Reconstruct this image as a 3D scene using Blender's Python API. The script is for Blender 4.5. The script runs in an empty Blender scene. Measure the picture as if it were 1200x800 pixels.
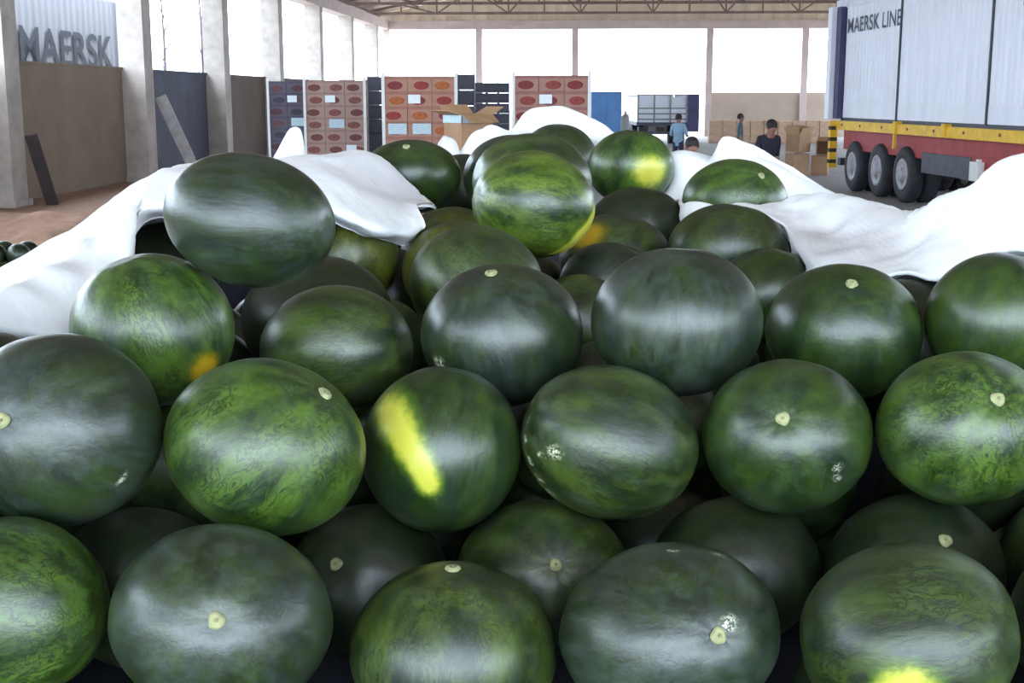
import bpy, bmesh, math, random
import numpy as np
from mathutils import Vector, Matrix, noise

random.seed(7)
scene = bpy.context.scene
col = scene.collection

# ---------------------------------------------------------------- camera, sky, exposure
CAM_H, FOC = 1.95, 1500.0
PITCH = math.atan(285 / 1500.0)
cam_d = bpy.data.cameras.new('camera')
cam_d.sensor_width = 36.0
cam_d.lens = 36.0 * FOC / 1200.0
cam_d.clip_end = 500
cam = bpy.data.objects.new('camera', cam_d)
col.objects.link(cam)
cam.location = (0, 0, CAM_H)
cam.rotation_euler = (math.pi / 2 - PITCH, 0, 0)
scene.camera = cam

world = bpy.data.worlds.new('sky')
scene.world = world
world.use_nodes = True
wb = world.node_tree.nodes['Background']
wb.inputs['Color'].default_value = (0.71, 0.85, 1.0, 1)
wb.inputs['Strength'].default_value = 6.0

vs = scene.view_settings
vs.view_transform = 'Standard'
vs.look = 'None'
vs.exposure = 1.05
vs.gamma = 1.0
vs.use_curve_mapping = False
scene.cycles.use_denoising = True
scene.cycles.max_bounces = 8
scene.cycles.diffuse_bounces = 5
scene.cycles.sample_clamp_indirect = 8

# ---------------------------------------------------------------- helpers
CP, SP = math.cos(PITCH), math.sin(PITCH)
RI = np.array([1.0, 0, 0]); UP = np.array([0, SP, CP]); FW = np.array([0, CP, -SP])
CAM = np.array([0, 0, CAM_H])

def P(px, py, zc):
    """photo pixel + distance along the lens axis -> world point"""
    return CAM + zc * ((px - 600) / FOC * RI - (py - 400) / FOC * UP + FW)

def G(px, py, z=0.0):
    """photo pixel -> point on the horizontal plane z"""
    d = (px - 600) / FOC * RI - (py - 400) / FOC * UP + FW
    return CAM + d * ((z - CAM_H) / d[2])

def PY(px, y):
    """photo column at world depth y -> world x"""
    return (px - 600) / FOC * y / CP

def mesh_obj(name, verts, faces, mat=None, parent=None, smooth=False, loc=None):
    me = bpy.data.meshes.new(name)
    me.from_pydata([tuple(v) for v in verts], [], faces)
    me.update()
    if mat: me.materials.append(mat)
    if smooth:
        me.polygons.foreach_set('use_smooth', [True] * len(me.polygons))
    o = bpy.data.objects.new(name, me)
    col.objects.link(o)
    if parent: o.parent = parent
    if loc is not None: o.location = loc
    return o

def data_obj(name, me, parent=None, loc=None, rotz=0):
    o = bpy.data.objects.new(name, me)
    col.objects.link(o)
    if parent: o.parent = parent
    if loc is not None: o.location = loc
    if rotz: o.rotation_euler = (0, 0, rotz)
    return o

def empty(name, loc=(0, 0, 0), rotz=0):
    o = bpy.data.objects.new(name, None)
    col.objects.link(o)
    o.location = loc
    o.rotation_euler = (0, 0, rotz)
    o.empty_display_size = 0.1
    return o

def tag(o, label=None, cat=None, group=None, kind=None):
    if label: o['label'] = label
    if cat: o['category'] = cat
    if group: o['group'] = group
    if kind: o['kind'] = kind
    return o

BF = [(0, 3, 2, 1), (4, 5, 6, 7), (0, 1, 5, 4), (1, 2, 6, 5), (2, 3, 7, 6), (3, 0, 4, 7)]
class MB:
    def __init__(s): s.v = []; s.f = []
    def box(s, x0, x1, y0, y1, z0, z1, fn=None):
        b = len(s.v)
        pts = [(x0, y0, z0), (x1, y0, z0), (x1, y1, z0), (x0, y1, z0), (x0, y0, z1), (x1, y0, z1), (x1, y1, z1), (x0, y1, z1)]
        if fn: pts = [fn(*p) for p in pts]
        s.v += [tuple(p) for p in pts]
        s.f += [tuple(b + i for i in q) for q in BF]
        return s
    def tube(s, a, b_, r0, r1=None, n=8):
        r1 = r0 if r1 is None else r1
        a = Vector(a); b_ = Vector(b_); d = (b_ - a).normalized()
        u = d.orthogonal().normalized(); w = d.cross(u)
        k = len(s.v)
        for c, r in ((a, r0), (b_, r1)):
            for i in range(n):
                t = 2 * math.pi * i / n
                s.v.append(tuple(c + u * (r * math.cos(t)) + w * (r * math.sin(t))))
        for i in range(n):
            j = (i + 1) % n
            s.f.append((k + i, k + j, k + n + j, k + n + i))
        s.f.append(tuple(k + i for i in reversed(range(n))))
        s.f.append(tuple(k + n + i for i in range(n)))
        return s
    def bar(s, a, b_, w, h):
        """rectangular bar from a to b"""
        a = Vector(a); b_ = Vector(b_); d = (b_ - a).normalized()
        upv = Vector((0, 0, 1)) if abs(d.z) < 0.95 else Vector((0, 1, 0))
        u = d.cross(upv).normalized(); t = u.cross(d)
        k = len(s.v)
        for c in (a, b_):
            for su, st in ((-1, -1), (1, -1), (1, 1), (-1, 1)):
                s.v.append(tuple(c + u * (su * w / 2) + t * (st * h / 2)))
        s.f += [tuple(k + i for i in q) for q in ((0, 1, 2, 3), (7, 6, 5, 4), (0, 4, 5, 1), (1, 5, 6, 2), (2, 6, 7, 3), (3, 7, 4, 0))]
        return s
    def lathe(s, prof, c=(0, 0, 0), axis='z', n=20):
        """prof: list of (r, h) along axis"""
        k = len(s.v)
        for r, h in prof:
            for i in range(n):
                t = 2 * math.pi * i / n
                q = (r * math.cos(t), r * math.sin(t), h)
                if axis == 'x': q = (h, q[0], q[1])
                s.v.append((c[0] + q[0], c[1] + q[1], c[2] + q[2]))
        for a in range(len(prof) - 1):
            for i in range(n):
                j = (i + 1) % n
                s.f.append((k + a * n + i, k + a * n + j, k + (a + 1) * n + j, k + (a + 1) * n + i))
        s.f.append(tuple(k + i for i in reversed(range(n))))
        s.f.append(tuple(k + (len(prof) - 1) * n + i for i in range(n)))
        return s
    def build(s, name, mat=None, parent=None, smooth=False, loc=None):
        return mesh_obj(name, s.v, s.f, mat, parent, smooth, loc)
    def mesh(s, name, mat=None, smooth=False):
        me = bpy.data.meshes.new(name); me.from_pydata(s.v, [], s.f); me.update()
        if mat: me.materials.append(mat)
        if smooth: me.polygons.foreach_set('use_smooth', [True] * len(me.polygons))
        return me

# ---------------------------------------------------------------- materials
def srgb(r, g, b):
    f = lambda c: (c / 255 / 12.92) if c / 255 <= 0.04045 else ((c / 255 + 0.055) / 1.055) ** 2.4
    return (f(r), f(g), f(b), 1)

class NT:
    def __init__(s, name):
        s.m = bpy.data.materials.new(name); s.m.use_nodes = True
        s.t = s.m.node_tree; s.b = s.t.nodes['Principled BSDF']
    def n(s, typ, **kw):
        x = s.t.nodes.new(typ)
        for k, v in kw.items():
            if hasattr(x, k) and not k[0].isupper(): setattr(x, k, v)
            else: s.put(x, k, v)
        return x
    def put(s, node, key, v):
        key = key.replace('_', ' ') if isinstance(key, str) and key not in node.inputs else key
        if isinstance(v, bpy.types.NodeSocket): s.t.links.new(v, node.inputs[key])
        else: node.inputs[key].default_value = v
    def set(s, key, v): s.put(s.b, key, v)
    def math(s, op, a, b=None, c=None):
        x = s.t.nodes.new('ShaderNodeMath'); x.operation = op
        for i, v in enumerate((a, b, c)):
            if v is not None: s.put(x, i, v)
        return x.outputs[0]
    def ramp(s, fac, stops):
        x = s.t.nodes.new('ShaderNodeValToRGB'); e = x.color_ramp.elements
        while len(e) < len(stops): e.new(0.5)
        for q, (p, c) in zip(e, stops):
            q.position = p; q.color = c if len(c) == 4 else (*c, 1)
        s.put(x, 0, fac); return x.outputs[0]
    def mix(s, fac, a, b, mode='MIX'):
        x = s.t.nodes.new('ShaderNodeMix'); x.data_type = 'RGBA'; x.blend_type = mode
        s.put(x, 0, fac); s.put(x, 6, a); s.put(x, 7, b); return x.outputs[2]
    def noise(s, vec=None, scale=5, detail=3, rough=0.5, dist=0):
        x = s.t.nodes.new('ShaderNodeTexNoise')
        x.inputs['Scale'].default_value = scale; x.inputs['Detail'].default_value = detail
        x.inputs['Roughness'].default_value = rough; x.inputs['Distortion'].default_value = dist
        if vec is not None: s.put(x, 'Vector', vec)
        return x.outputs[0]
    def coord(s, which='Object'):
        return s.t.nodes.new('ShaderNodeTexCoord').outputs[which]
    def scalev(s, vec, sc):
        x = s.t.nodes.new('ShaderNodeMapping'); s.put(x, 0, vec); x.inputs[3].default_value = sc; return x.outputs[0]
    def bump(s, h, strength=0.2, dist=0.01):
        x = s.t.nodes.new('ShaderNodeBump'); x.inputs['Strength'].default_value = strength; x.inputs['Distance'].default_value = dist
        s.put(x, 'Height', h); s.set('Normal', x.outputs[0])

def simple(name, rgb, rough=0.7, var=0.25, scale=6, metal=0, spec=0.4, bump=0.0, stretch=None):
    n = NT(name); c = srgb(*rgb)
    v = n.coord('Object')
    if stretch: v = n.scalev(v, stretch)
    f = n.noise(v, scale, 5, 0.6)
    dark = tuple(x * (1 - var) for x in c[:3]) + (1,); lite = tuple(min(1, x * (1 + var)) for x in c[:3]) + (1,)
    n.set('Base Color', n.ramp(f, [(0.3, dark), (0.7, lite)]))
    n.set('Roughness', rough); n.set('Metallic', metal); n.set('Specular IOR Level', spec)
    if bump: n.bump(n.noise(v, scale * 6, 4), bump, 0.02)
    return n.m

M = {}
M['concrete'] = simple('column_concrete', (176, 166, 158), 0.9, 0.22, 2.2, bump=0.2)
M['wall_tan'] = simple('wall_tan', (132, 116, 100), 0.9, 0.16, 0.9, bump=0.15)
M['wall_blue'] = simple('wall_blue_grey', (78, 78, 92), 0.8, 0.2, 1.2)
M['wall_brown'] = simple('wall_brown', (98, 84, 76), 0.9, 0.2, 1.2)
M['panel_tan'] = simple('sheet_tan', (178, 160, 144), 0.7, 0.1, 1.0)
M['beam'] = simple('beam_paint', (190, 172, 168), 0.8, 0.12, 1.5)
M['gable'] = simple('gable_sheet', (214, 198, 178), 0.8, 0.12, 1.0)
M['truss'] = simple('truss_steel', (124, 106, 98), 0.7, 0.25, 3)
M['black_rubber'] = simple('rubber', (46, 46, 52), 0.75, 0.25, 9)
M['dark_steel'] = simple('dark_steel', (62, 64, 74), 0.6, 0.25, 5)
M['rim'] = simple('rim_steel', (150, 148, 152), 0.5, 0.25, 7, metal=0.2)
M['cont_white'] = simple('container_white', (226, 226, 234), 0.6, 0.06, 1.3, stretch=(3, 3, 0.6))
M['cont_dimmed'] = simple('container_dimmed', (118, 116, 120), 0.65, 0.08, 1.3, stretch=(3, 3, 0.6))  # pale container paint, its colour darkened to offset the bright yard light
M['navy'] = simple('navy_paint', (62, 62, 96), 0.6, 0.2, 3)
M['letter'] = simple('letter_paint', (74, 78, 92), 0.7, 0.2, 4)
M['letter_dark'] = simple('letter_dark', (34, 36, 44), 0.7, 0.2, 4)
M['yellow'] = simple('yellow_paint', (226, 178, 40), 0.6, 0.18, 5)
M['red'] = simple('red_paint', (150, 40, 44), 0.6, 0.25, 4)
M['white_plastic'] = simple('white_plastic', (214, 214, 210), 0.5, 0.08, 5)
M['wood'] = simple('old_wood', (150, 122, 96), 0.85, 0.25, 6, stretch=(1, 6, 6))
M['plank_grey'] = simple('plank_grey', (176, 172, 172), 0.8, 0.2, 5)
M['plank_dark'] = simple('plank_dark', (58, 50, 50), 0.85, 0.25, 6)
M['card'] = simple('cardboard', (158, 124, 96), 0.9, 0.14, 4)
M['card_in'] = simple('cardboard_inside', (176, 140, 104), 0.9, 0.12, 4)
M['blue_sheet'] = simple('blue_sheet', (92, 136, 190), 0.6, 0.14, 2)
M['grey_paint'] = simple('grey_paint', (132, 132, 132), 0.6, 0.15, 4)
M['paper'] = simple('label_paper', (220, 228, 232), 0.7, 0.1, 30)
M['paper_blue'] = simple('label_paper_blue', (176, 196, 204), 0.7, 0.15, 30)
M['crate_dark'] = simple('crate_dark', (66, 66, 76), 0.6, 0.25, 5)
M['crate_pale'] = simple('crate_pale', (206, 172, 146), 0.8, 0.14, 6)
M['branch'] = simple('bark', (78, 72, 74), 0.9, 0.25, 12)
M['skin'] = simple('skin', (150, 106, 88), 0.6, 0.06, 8)
M['hair'] = simple('hair', (34, 28, 28), 0.6, 0.2, 20)
M['eye'] = simple('eye_dark', (30, 24, 22), 0.3, 0.1, 20)
M['lip'] = simple('lip', (128, 70, 64), 0.5, 0.1, 20)
M['shirt_blue'] = simple('shirt_blue', (140, 166, 190), 0.85, 0.12, 9)
M['cloth_dark'] = simple('cloth_dark', (40, 38, 52), 0.85, 0.2, 9)
M['cloth_teal'] = simple('cloth_teal', (74, 98, 104), 0.85, 0.2, 9)
M['cloth_red'] = simple('cloth_red', (134, 70, 66), 0.85, 0.2, 9)
M['trousers'] = simple('trousers', (48, 52, 72), 0.85, 0.15, 9)
M['shoe'] = simple('shoe', (36, 32, 32), 0.6, 0.15, 9)

def mat_floor():
    n = NT('floor_concrete')
    v = n.coord('Object')
    f = n.noise(v, 0.5, 6, 0.6); g = n.noise(v, 7, 5, 0.65)
    a = n.ramp(f, [(0.3, srgb(116, 108, 108)), (0.7, srgb(156, 148, 148))])
    b = n.mix(0.5, a, n.ramp(g, [(0.3, srgb(104, 98, 98)), (0.7, srgb(164, 156, 154))]))
    # bare orange-brown earth on the wall side
    s = n.t.nodes.new('ShaderNodeSeparateXYZ'); n.put(s, 0, v)
    e = n.math('ADD', n.math('MULTIPLY', s.outputs[0], -0.55), n.math('MULTIPLY', f, 1.6))
    m = n.ramp(n.math('SUBTRACT', e, 3.6), [(0.2, (0, 0, 0)), (0.7, (1, 1, 1))])
    n.set('Base Color', n.mix(m, b, n.ramp(g, [(0.3, srgb(132, 104, 86)), (0.7, srgb(166, 132, 112))])))
    n.set('Roughness', 0.9)
    n.bump(g, 0.3, 0.02)
    return n.m
M['floor'] = mat_floor()
M['ground'] = simple('yard_ground', (168, 162, 152), 0.95, 0.12, 0.3)
M['dirt'] = simple('orange_dirt', (152, 116, 96), 0.95, 0.25, 3, bump=0.4)

def mat_roof():
    n = NT('roof_sheet'); v = n.coord('Object')
    n.set('Base Color', n.ramp(n.noise(v, 1.2, 4), [(0.3, srgb(166, 148, 132)), (0.7, srgb(194, 176, 160))]))
    n.set('Roughness', 0.8); return n.m
M['roof'] = mat_roof()

def mat_cloth():
    n = NT('white_cloth'); v = n.coord('Object')
    f = n.noise(v, 3.5, 5, 0.6, 0.6)
    n.set('Base Color', n.ramp(f, [(0.25, (0.78, 0.79, 0.82)), (0.7, (0.90, 0.90, 0.90))]))
    n.set('Roughness', 0.75); n.set('Specular IOR Level', 0.25)
    h = n.math('ADD', n.noise(v, 16, 5, 0.6, 1.0), n.math('MULTIPLY', n.noise(v, 70, 3), 0.25))
    n.bump(h, 0.12, 0.02)
    return n.m
M['cloth'] = mat_cloth()

LOOK = {  # dark, light, light share, vein strength, roughness, bloom, stripe strength
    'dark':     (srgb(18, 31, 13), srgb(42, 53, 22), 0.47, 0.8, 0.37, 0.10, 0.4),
    'bloom':    (srgb(22, 34, 19), srgb(46, 60, 27), 0.46, 0.9, 0.34, 0.36, 0.5),
    'plain':    (srgb(19, 37, 12), srgb(50, 70, 20), 0.50, 1.0, 0.32, 0.18, 0.6),
    'mottle':   (srgb(22, 37, 14), srgb(62, 78, 26), 0.50, 1.4, 0.36, 0.22, 0.8),
    'stripe':   (srgb(21, 41, 12), srgb(66, 91, 27), 0.53, 1.6, 0.34, 0.18, 1.1),
    'vein':     (srgb(20, 34, 12), srgb(60, 76, 27), 0.52, 2.0, 0.38, 0.20, 0.5),
    'yellow':   (srgb(36, 48, 14), srgb(92, 98, 26), 0.52, 1.0, 0.36, 0.18, 0.8),
    'paleband': (srgb(24, 45, 13), srgb(88, 108, 32), 0.53, 1.4, 0.30, 0.15, 1.3),
}
def mat_melon(look):
    dark, lite, share, vein, rough, bloom, stripe = LOOK[look]
    n = NT('rind_' + look)
    at = n.n('ShaderNodeAttribute', attribute_name='rest').outputs['Vector']
    oi = n.t.nodes.new('ShaderNodeObjectInfo')
    shift = n.t.nodes.new('ShaderNodeVectorMath'); shift.operation = 'ADD'
    rv = n.t.nodes.new('ShaderNodeCombineXYZ')
    n.put(rv, 0, n.math('MULTIPLY', oi.outputs['Random'], 37)); n.put(rv, 1, n.math('MULTIPLY', oi.outputs['Random'], 91)); n.put(rv, 2, n.math('MULTIPLY', oi.outputs['Random'], 13))
    n.put(shift, 0, at); n.put(shift, 1, rv.outputs[0])
    v = shift.outputs[0]
    vl = n.scalev(v, (1, 1, 0.28))                    # drawn out from stem to blossom end
    wide = n.noise(vl, 2.6, 3, 0.55, 0.4)              # broad bands
    fine = n.noise(vl, 9, 5, 0.65, 1.2)                # mottling
    big = n.noise(v, 1.1, 2, 0.5)
    mixv = n.math('ADD', n.math('MULTIPLY', wide, 0.55), n.math('ADD', n.math('MULTIPLY', fine, 0.3), n.math('MULTIPLY', big, 0.3)))
    # jagged bands running from pole to pole
    sx = n.t.nodes.new('ShaderNodeSeparateXYZ'); n.put(sx, 0, at)
    lon = n.math('ARCTAN2', sx.outputs[1], sx.outputs[0])
    jag = n.math('ADD', n.math('MULTIPLY', n.math('SUBTRACT', n.noise(v, 3.2, 4, 0.6, 0.6), 0.5), 7.0), n.math('MULTIPLY', n.math('SUBTRACT', n.noise(v, 14, 3, 0.6), 0.5), 3.0))
    band = n.math('SINE', n.math('ADD', n.math('MULTIPLY', lon, 10.0), jag))
    mixv = n.math('ADD', mixv, n.math('MULTIPLY', band, 0.055 * stripe))
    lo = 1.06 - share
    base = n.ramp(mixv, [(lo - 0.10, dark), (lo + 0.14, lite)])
    # meandering dark veins
    vv = n.noise(n.scalev(v, (1, 1, 0.38)), 6.5, 5, 0.64, 1.5)
    ridge = n.math('ABSOLUTE', n.math('SUBTRACT', vv, 0.5))
    vm = n.ramp(ridge, [(0.0, (1, 1, 1)), (0.05, (0, 0, 0))])
    patch = n.ramp(n.noise(v, 1.7, 2), [(0.34, (0, 0, 0)), (0.52, (1, 1, 1))])
    vf = n.math('MULTIPLY', n.math('MULTIPLY', vm, patch), min(1, 0.6 * vein))
    base = n.mix(vf, base, tuple(x * 0.35 for x in dark[:3]) + (1,))
    # waxy bloom: pale dusty film in streaks
    fl = n.noise(n.scalev(v, (3.2, 3.2, 0.5)), 2.2, 5, 0.7, 0.5)
    dust = n.ramp(n.math('ADD', n.math('MULTIPLY', fl, 0.7), n.math('MULTIPLY', n.noise(v, 1.5, 2), 0.4)), [(0.5, (0, 0, 0)), (0.75, (1, 1, 1))])
    base = n.mix(n.math('MULTIPLY', dust, 0.35 * bloom), base, srgb(128, 138, 150))
    # specks
    sp = n.ramp(n.noise(v, 60, 2), [(0.70, (0, 0, 0)), (0.78, (1, 1, 1))])
    base = n.mix(n.math('MULTIPLY', sp, 0.16), base, srgb(170, 176, 130))
    # ground spots and scratches
    nz = n.noise(v, 9, 4, 0.6)
    for att, c0, c1 in (('spot_orange', srgb(100, 98, 18), srgb(170, 138, 26)), ('spot_yellow', srgb(84, 116, 20), srgb(186, 184, 66))):
        a = n.n('ShaderNodeAttribute', attribute_name=att).outputs['Fac']
        k = n.math('ADD', a, n.math('MULTIPLY', n.math('SUBTRACT', nz, 0.5), 0.5))
        k = n.math('MULTIPLY', k, n.math('GREATER_THAN', a, 0.001))
        base = n.mix(n.ramp(k, [(0.08, (0, 0, 0)), (0.62, (1, 1, 1))]), base, n.ramp(k, [(0.3, c0), (0.8, c1)]))
    a = n.n('ShaderNodeAttribute', attribute_name='spot_white').outputs['Fac']
    k = n.math('MULTIPLY', a, n.ramp(n.noise(v, 26, 3, 0.6, 1.0), [(0.47, (0, 0, 0)), (0.56, (1, 1, 1))]))
    base = n.mix(k, base, srgb(206, 208, 180))
    n.set('Base Color', base)
    rg = n.math('ADD', n.math('MULTIPLY', fine, 0.12), rough - 0.06)
    n.set('Roughness', rg); n.set('Specular IOR Level', 0.55)
    n.set('Coat Weight', 0.10 + 0.3 * bloom); n.set('Coat Roughness', 0.34)
    n.bump(n.math('ADD', n.math('MULTIPLY', vv, 0.6), n.math('MULTIPLY', fine, 0.5)), 0.12, 0.01)
    return n.m
RIND = {k: mat_melon(k) for k in LOOK}
M['scar'] = simple('stem_scar', (140, 142, 102), 0.85, 0.3, 60)
M['scar_core'] = simple('scar_core', (120, 118, 84), 0.9, 0.3, 80)

# ---------------------------------------------------------------- shed: building axes turned a little off the lens axis
TH = math.atan(0.059)
def B(u, v, z):
    return (u * math.cos(TH) + v * math.sin(TH), -u * math.sin(TH) + v * math.cos(TH), z)
def bbox(name, u0, u1, v0, v1, z0, z1, mat, parent=None):
    return MB().box(u0, u1, v0, v1, z0, z1, B).build(name, mat, parent)

UL, UR, VB, VF = -10.92, 17.0, 68.0, -8.6
EAVE = 5.45
fl = bbox('floor', UL - 0.4, UR + 0.4, VF, VB + 0.3, -0.2, 0.0, M['floor']); tag(fl, kind='structure')
gr = MB().box(-140, 140, -60, 200, -0.5, -0.03).build('ground', M['ground']); tag(gr, kind='structure')

col_mesh = MB().box(-0.3, 0.3, -0.3, 0.3, 0, EAVE).box(-0.36, 0.36, -0.36, 0.36, 0, 0.12).mesh('column', M['concrete'])
stations = [23.58 + 6.72 * k for k in range(-5, 7)]
stations[5] -= 0.6
for v in stations:
    for u in (UL + 0.25, UR - 0.25):
        tag(data_obj('column', col_mesh, None, B(u, v, 0), -TH), kind='structure')

wl = empty('wall_left'); tag(wl, kind='structure')
wr = empty('wall_right'); tag(wr, kind='structure')
for i in range(len(stations) - 1):
    v0, v1 = stations[i] + 0.02, stations[i + 1] - 0.02
    k = i - 5
    m = M['wall_blue'] if k == 1 else (M['wall_brown'] if k >= 2 else M['wall_tan'])
    bbox('wall_panel', UL - 0.25, UL, v0, v1, 0, 2.6, m, wl)
    bbox('wall_coping', UL - 0.29, UL + 0.04, v0, v1, 2.6, 2.66, m, wl)
    bbox('wall_panel', UR, UR + 0.25, v0, v1, 0, 2.6, M['wall_tan'], wr)
bbox('trim_1', UL - 0.1, UL + 0.5, VF, VB, EAVE, EAVE + 0.45, M['beam'])['kind'] = 'structure'
bbox('trim_2', UR - 0.5, UR + 0.1, VF, VB, EAVE, EAVE + 0.45, M['beam'])['kind'] = 'structure'
bbox('trim_3', UL, UR, VB - 0.2, VB + 0.2, EAVE, EAVE + 0.42, M['beam'])['kind'] = 'structure'
bbox('trim_4', UL, UR, VF, VF + 0.4, EAVE, EAVE + 0.42, M['beam'])['kind'] = 'structure'

RIDGE_U, RIDGE_Z, EZ = (UL + UR) / 2, 8.9, EAVE + 0.5
def roof_z(u): return RIDGE_Z - (RIDGE_Z - EZ) * abs(u - RIDGE_U) / (UR - RIDGE_U + 0.8)
# roof sheets, ribbed
ce = empty('ceiling'); tag(ce, kind='structure')
for side in (-1, 1):
    V_, F_ = [], []
    ue = (UL - 0.8) if side < 0 else (UR + 0.8)
    nrib = 190
    for i in range(nrib + 1):
        v = VF - 0.6 + (VB - VF + 1.4) * i / nrib
        dz = 0.05 * (i % 2)
        for u in (RIDGE_U, ue):
            V_.append(B(u, v, roof_z(u) + 0.14 + dz))
    for i in range(nrib):
        F_.append((2 * i, 2 * i + 1, 2 * i + 3, 2 * i + 2))
    mesh_obj('roof_sheet', V_, F_, M['roof'], ce)
# gable end sheets
wb_ = empty('wall_back'); tag(wb_, kind='structure')
V_, F_ = [], []
nn = 160
for i in range(nn + 1):
    u = UL - 0.3 + (UR - UL + 0.6) * i / nn
    dv = 0.06 * ((i // 2) % 2)
    V_ += [B(u, VB + dv, EAVE + 0.3), B(u, VB + dv, roof_z(u) + 0.12)]
for i in range(nn): F_.append((2 * i, 2 * i + 1, 2 * i + 3, 2 * i + 2))
mesh_obj('gable_sheet', V_, F_, M['gable'], wb_)
def back_u(px):   # photo column -> u on the back wall
    d = np.array([(px - 600) / FOC / CP, 1.0])
    # u = x cos - y sin ; v = x sin + y cos = VB
    s = VB / (d[0] * math.sin(TH) + d[1] * math.cos(TH))
    return s * (d[0] * math.cos(TH) - d[1] * math.sin(TH))
for px in (459, 563, 671, 822, 929, 1060):
    u = back_u(px)
    tag(bbox('column', u - 0.17, u + 0.17, VB - 0.17, VB + 0.17, 0, EAVE, M['beam']), kind='structure')
ub = back_u(822)
w2 = 0
for i in range(9):   # horizontal tan sheets of the low back wall
    z0 = i * 0.25
    bbox('wall_panel', ub + 0.17, UR, VB + 0.02 + 0.03 * (i % 2), VB + 0.12, z0, z0 + 0.25, M['panel_tan'], wb_)

def truss(v):
    t = empty('roof_truss', B(RIDGE_U, v, 0), -TH); tag(t, kind='structure')
    hw = UR - RIDGE_U
    zb = EAVE + 0.55
    zt = lambda x: RIDGE_Z - 0.05 - (RIDGE_Z - EZ) * abs(x) / (hw + 0.8)
    MB().bar((-hw, 0, zb), (hw, 0, zb), 0.12, 0.12).build('bottom_chord', M['truss'], t)
    for s in (-1, 1):
        MB().bar((s * hw, 0, zt(hw)), (0, 0, zt(0)), 0.12, 0.12).build('top_chord', M['truss'], t)
    n = 16
    for i in range(1, n):
        x = -hw + 2 * hw * i / n
        MB().bar((x, 0, zb), (x, 0, zt(x)), 0.07, 0.07).build('web_bar', M['truss'], t)
    for i in range(n):
        x0 = -hw + 2 * hw * i / n; x1 = -hw + 2 * hw * (i + 1) / n
        a, b = ((x0, zt(x0)), (x1, zb)) if i % 2 else ((x0, zb), (x1, zt(x1)))
        MB().bar((a[0], 0, a[1]), (b[0], 0, b[1]), 0.07, 0.07).build('web_bar', M['truss'], t)
    return t
t0 = truss(stations[-1] - 0.05)
for v in stations[:-1]:
    c = t0.copy(); col.objects.link(c); c.location = B(RIDGE_U, v, 0)
    for ch in t0.children:
        d = ch.copy(); col.objects.link(d); d.parent = c
pm = MB().box(-0.05, 0.05, VF, VB, 0, 0.12).mesh('purlin', M['truss'])
for i in range(15):
    u = UL + (UR - UL) * i / 14
    tag(data_obj('roof_purlin', pm, None, (u * math.cos(TH), -u * math.sin(TH), roof_z(u) + 0.0), -TH), kind='structure')

# ---------------------------------------------------------------- lettering helper
def text_mesh(body):
    cu = bpy.data.curves.new('lettering', 'FONT'); cu.body = body; cu.extrude = 0.0; cu.offset = 0.012
    o = bpy.data.objects.new('lettering', cu); col.objects.link(o)
    dg = bpy.context.evaluated_depsgraph_get(); dg.update()
    me = o.evaluated_get(dg).to_mesh()
    vv = np.array([v.co[:] for v in me.vertices]); ff = [tuple(p.vertices) for p in me.polygons]
    o.evaluated_get(dg).to_mesh_clear()
    bpy.data.objects.remove(o); bpy.data.curves.remove(cu)
    lo = vv.min(0); hi = vv.max(0)
    vv = (vv - lo) / np.maximum(hi - lo, 1e-6)
    return vv, ff
def lettering(body, fn, parent, mat):
    """each letter a part of its own"""
    vv, ff = text_mesh(body)
    par = list(range(len(vv)))
    def find(i):
        while par[i] != i: par[i] = par[par[i]]; i = par[i]
        return i
    for f in ff:
        for q in f[1:]: par[find(q)] = find(f[0])
    isl = {}
    for f in ff: isl.setdefault(find(f[0]), []).append(f)
    for fs in isl.values():
        ids = sorted({i for f in fs for i in f}); mp = {i: k for k, i in enumerate(ids)}
        o = mesh_obj('letter', [fn(vv[i][0], vv[i][1]) for i in ids], [tuple(mp[i] for i in f) for f in fs], mat, parent)
        o.matrix_parent_inverse = parent_inv(parent)

# ---------------------------------------------------------------- container on trailer inside the shed
c0 = P(982, 138, 28.0)
dT = Vector((0.0576, -1, 0)).normalized(); lT = Vector((1, 0.0576, 0)).normalized()
def T(t, o, z):
    w = Vector((c0[0], c0[1], 0)) + dT * t + lT * o
    return (w.x, w.y, z)
ZB, ZT, CL, CW = 1.52, 3.98, 12.2, 2.44
ct = empty('shipping_container', T(CL / 2, CW / 2, ZB))
tag(ct, 'white corrugated shipping container lettered MAERSK LINE, sitting on the red and yellow trailer', 'container')
inv = Matrix.Translation(-Vector(ct.location))
def kid(mb, name, mat, parent, smooth=False):
    """build in world space, parent to an empty keeping the place"""
    o = mb.build(name, mat, parent, smooth)
    o.matrix_parent_inverse = parent_inv(parent)
    return o
def parent_inv(p):
    return (Matrix.Translation(p.location) @ p.rotation_euler.to_matrix().to_4x4()).inverted()
def corr(t0, t1, z0, z1, mb=None, outn=0.0, sgn=1):
    mb = mb or MB(); k = len(mb.v); ts = []
    t = t0
    pat = [(0.0, 0), (0.07, 0), (0.105, 1), (0.175, 1), (0.21, 0)]
    while t < t1:
        for a, b in pat[:-1]:
            if t + a < t1: ts.append((t + a, b))
        t += 0.21
    ts.append((t1, 0))
    for tt, b in ts:
        mb.v += [T(tt, outn + sgn * 0.022 * b, z0), T(tt, outn + sgn * 0.022 * b, z1)]
    for i in range(len(ts) - 1):
        mb.f.append((k + 2 * i, k + 2 * i + 1, k + 2 * i + 3, k + 2 * i + 2))
    return mb
seams = [0.3, 3.64, 7.72, 12.0]
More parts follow.
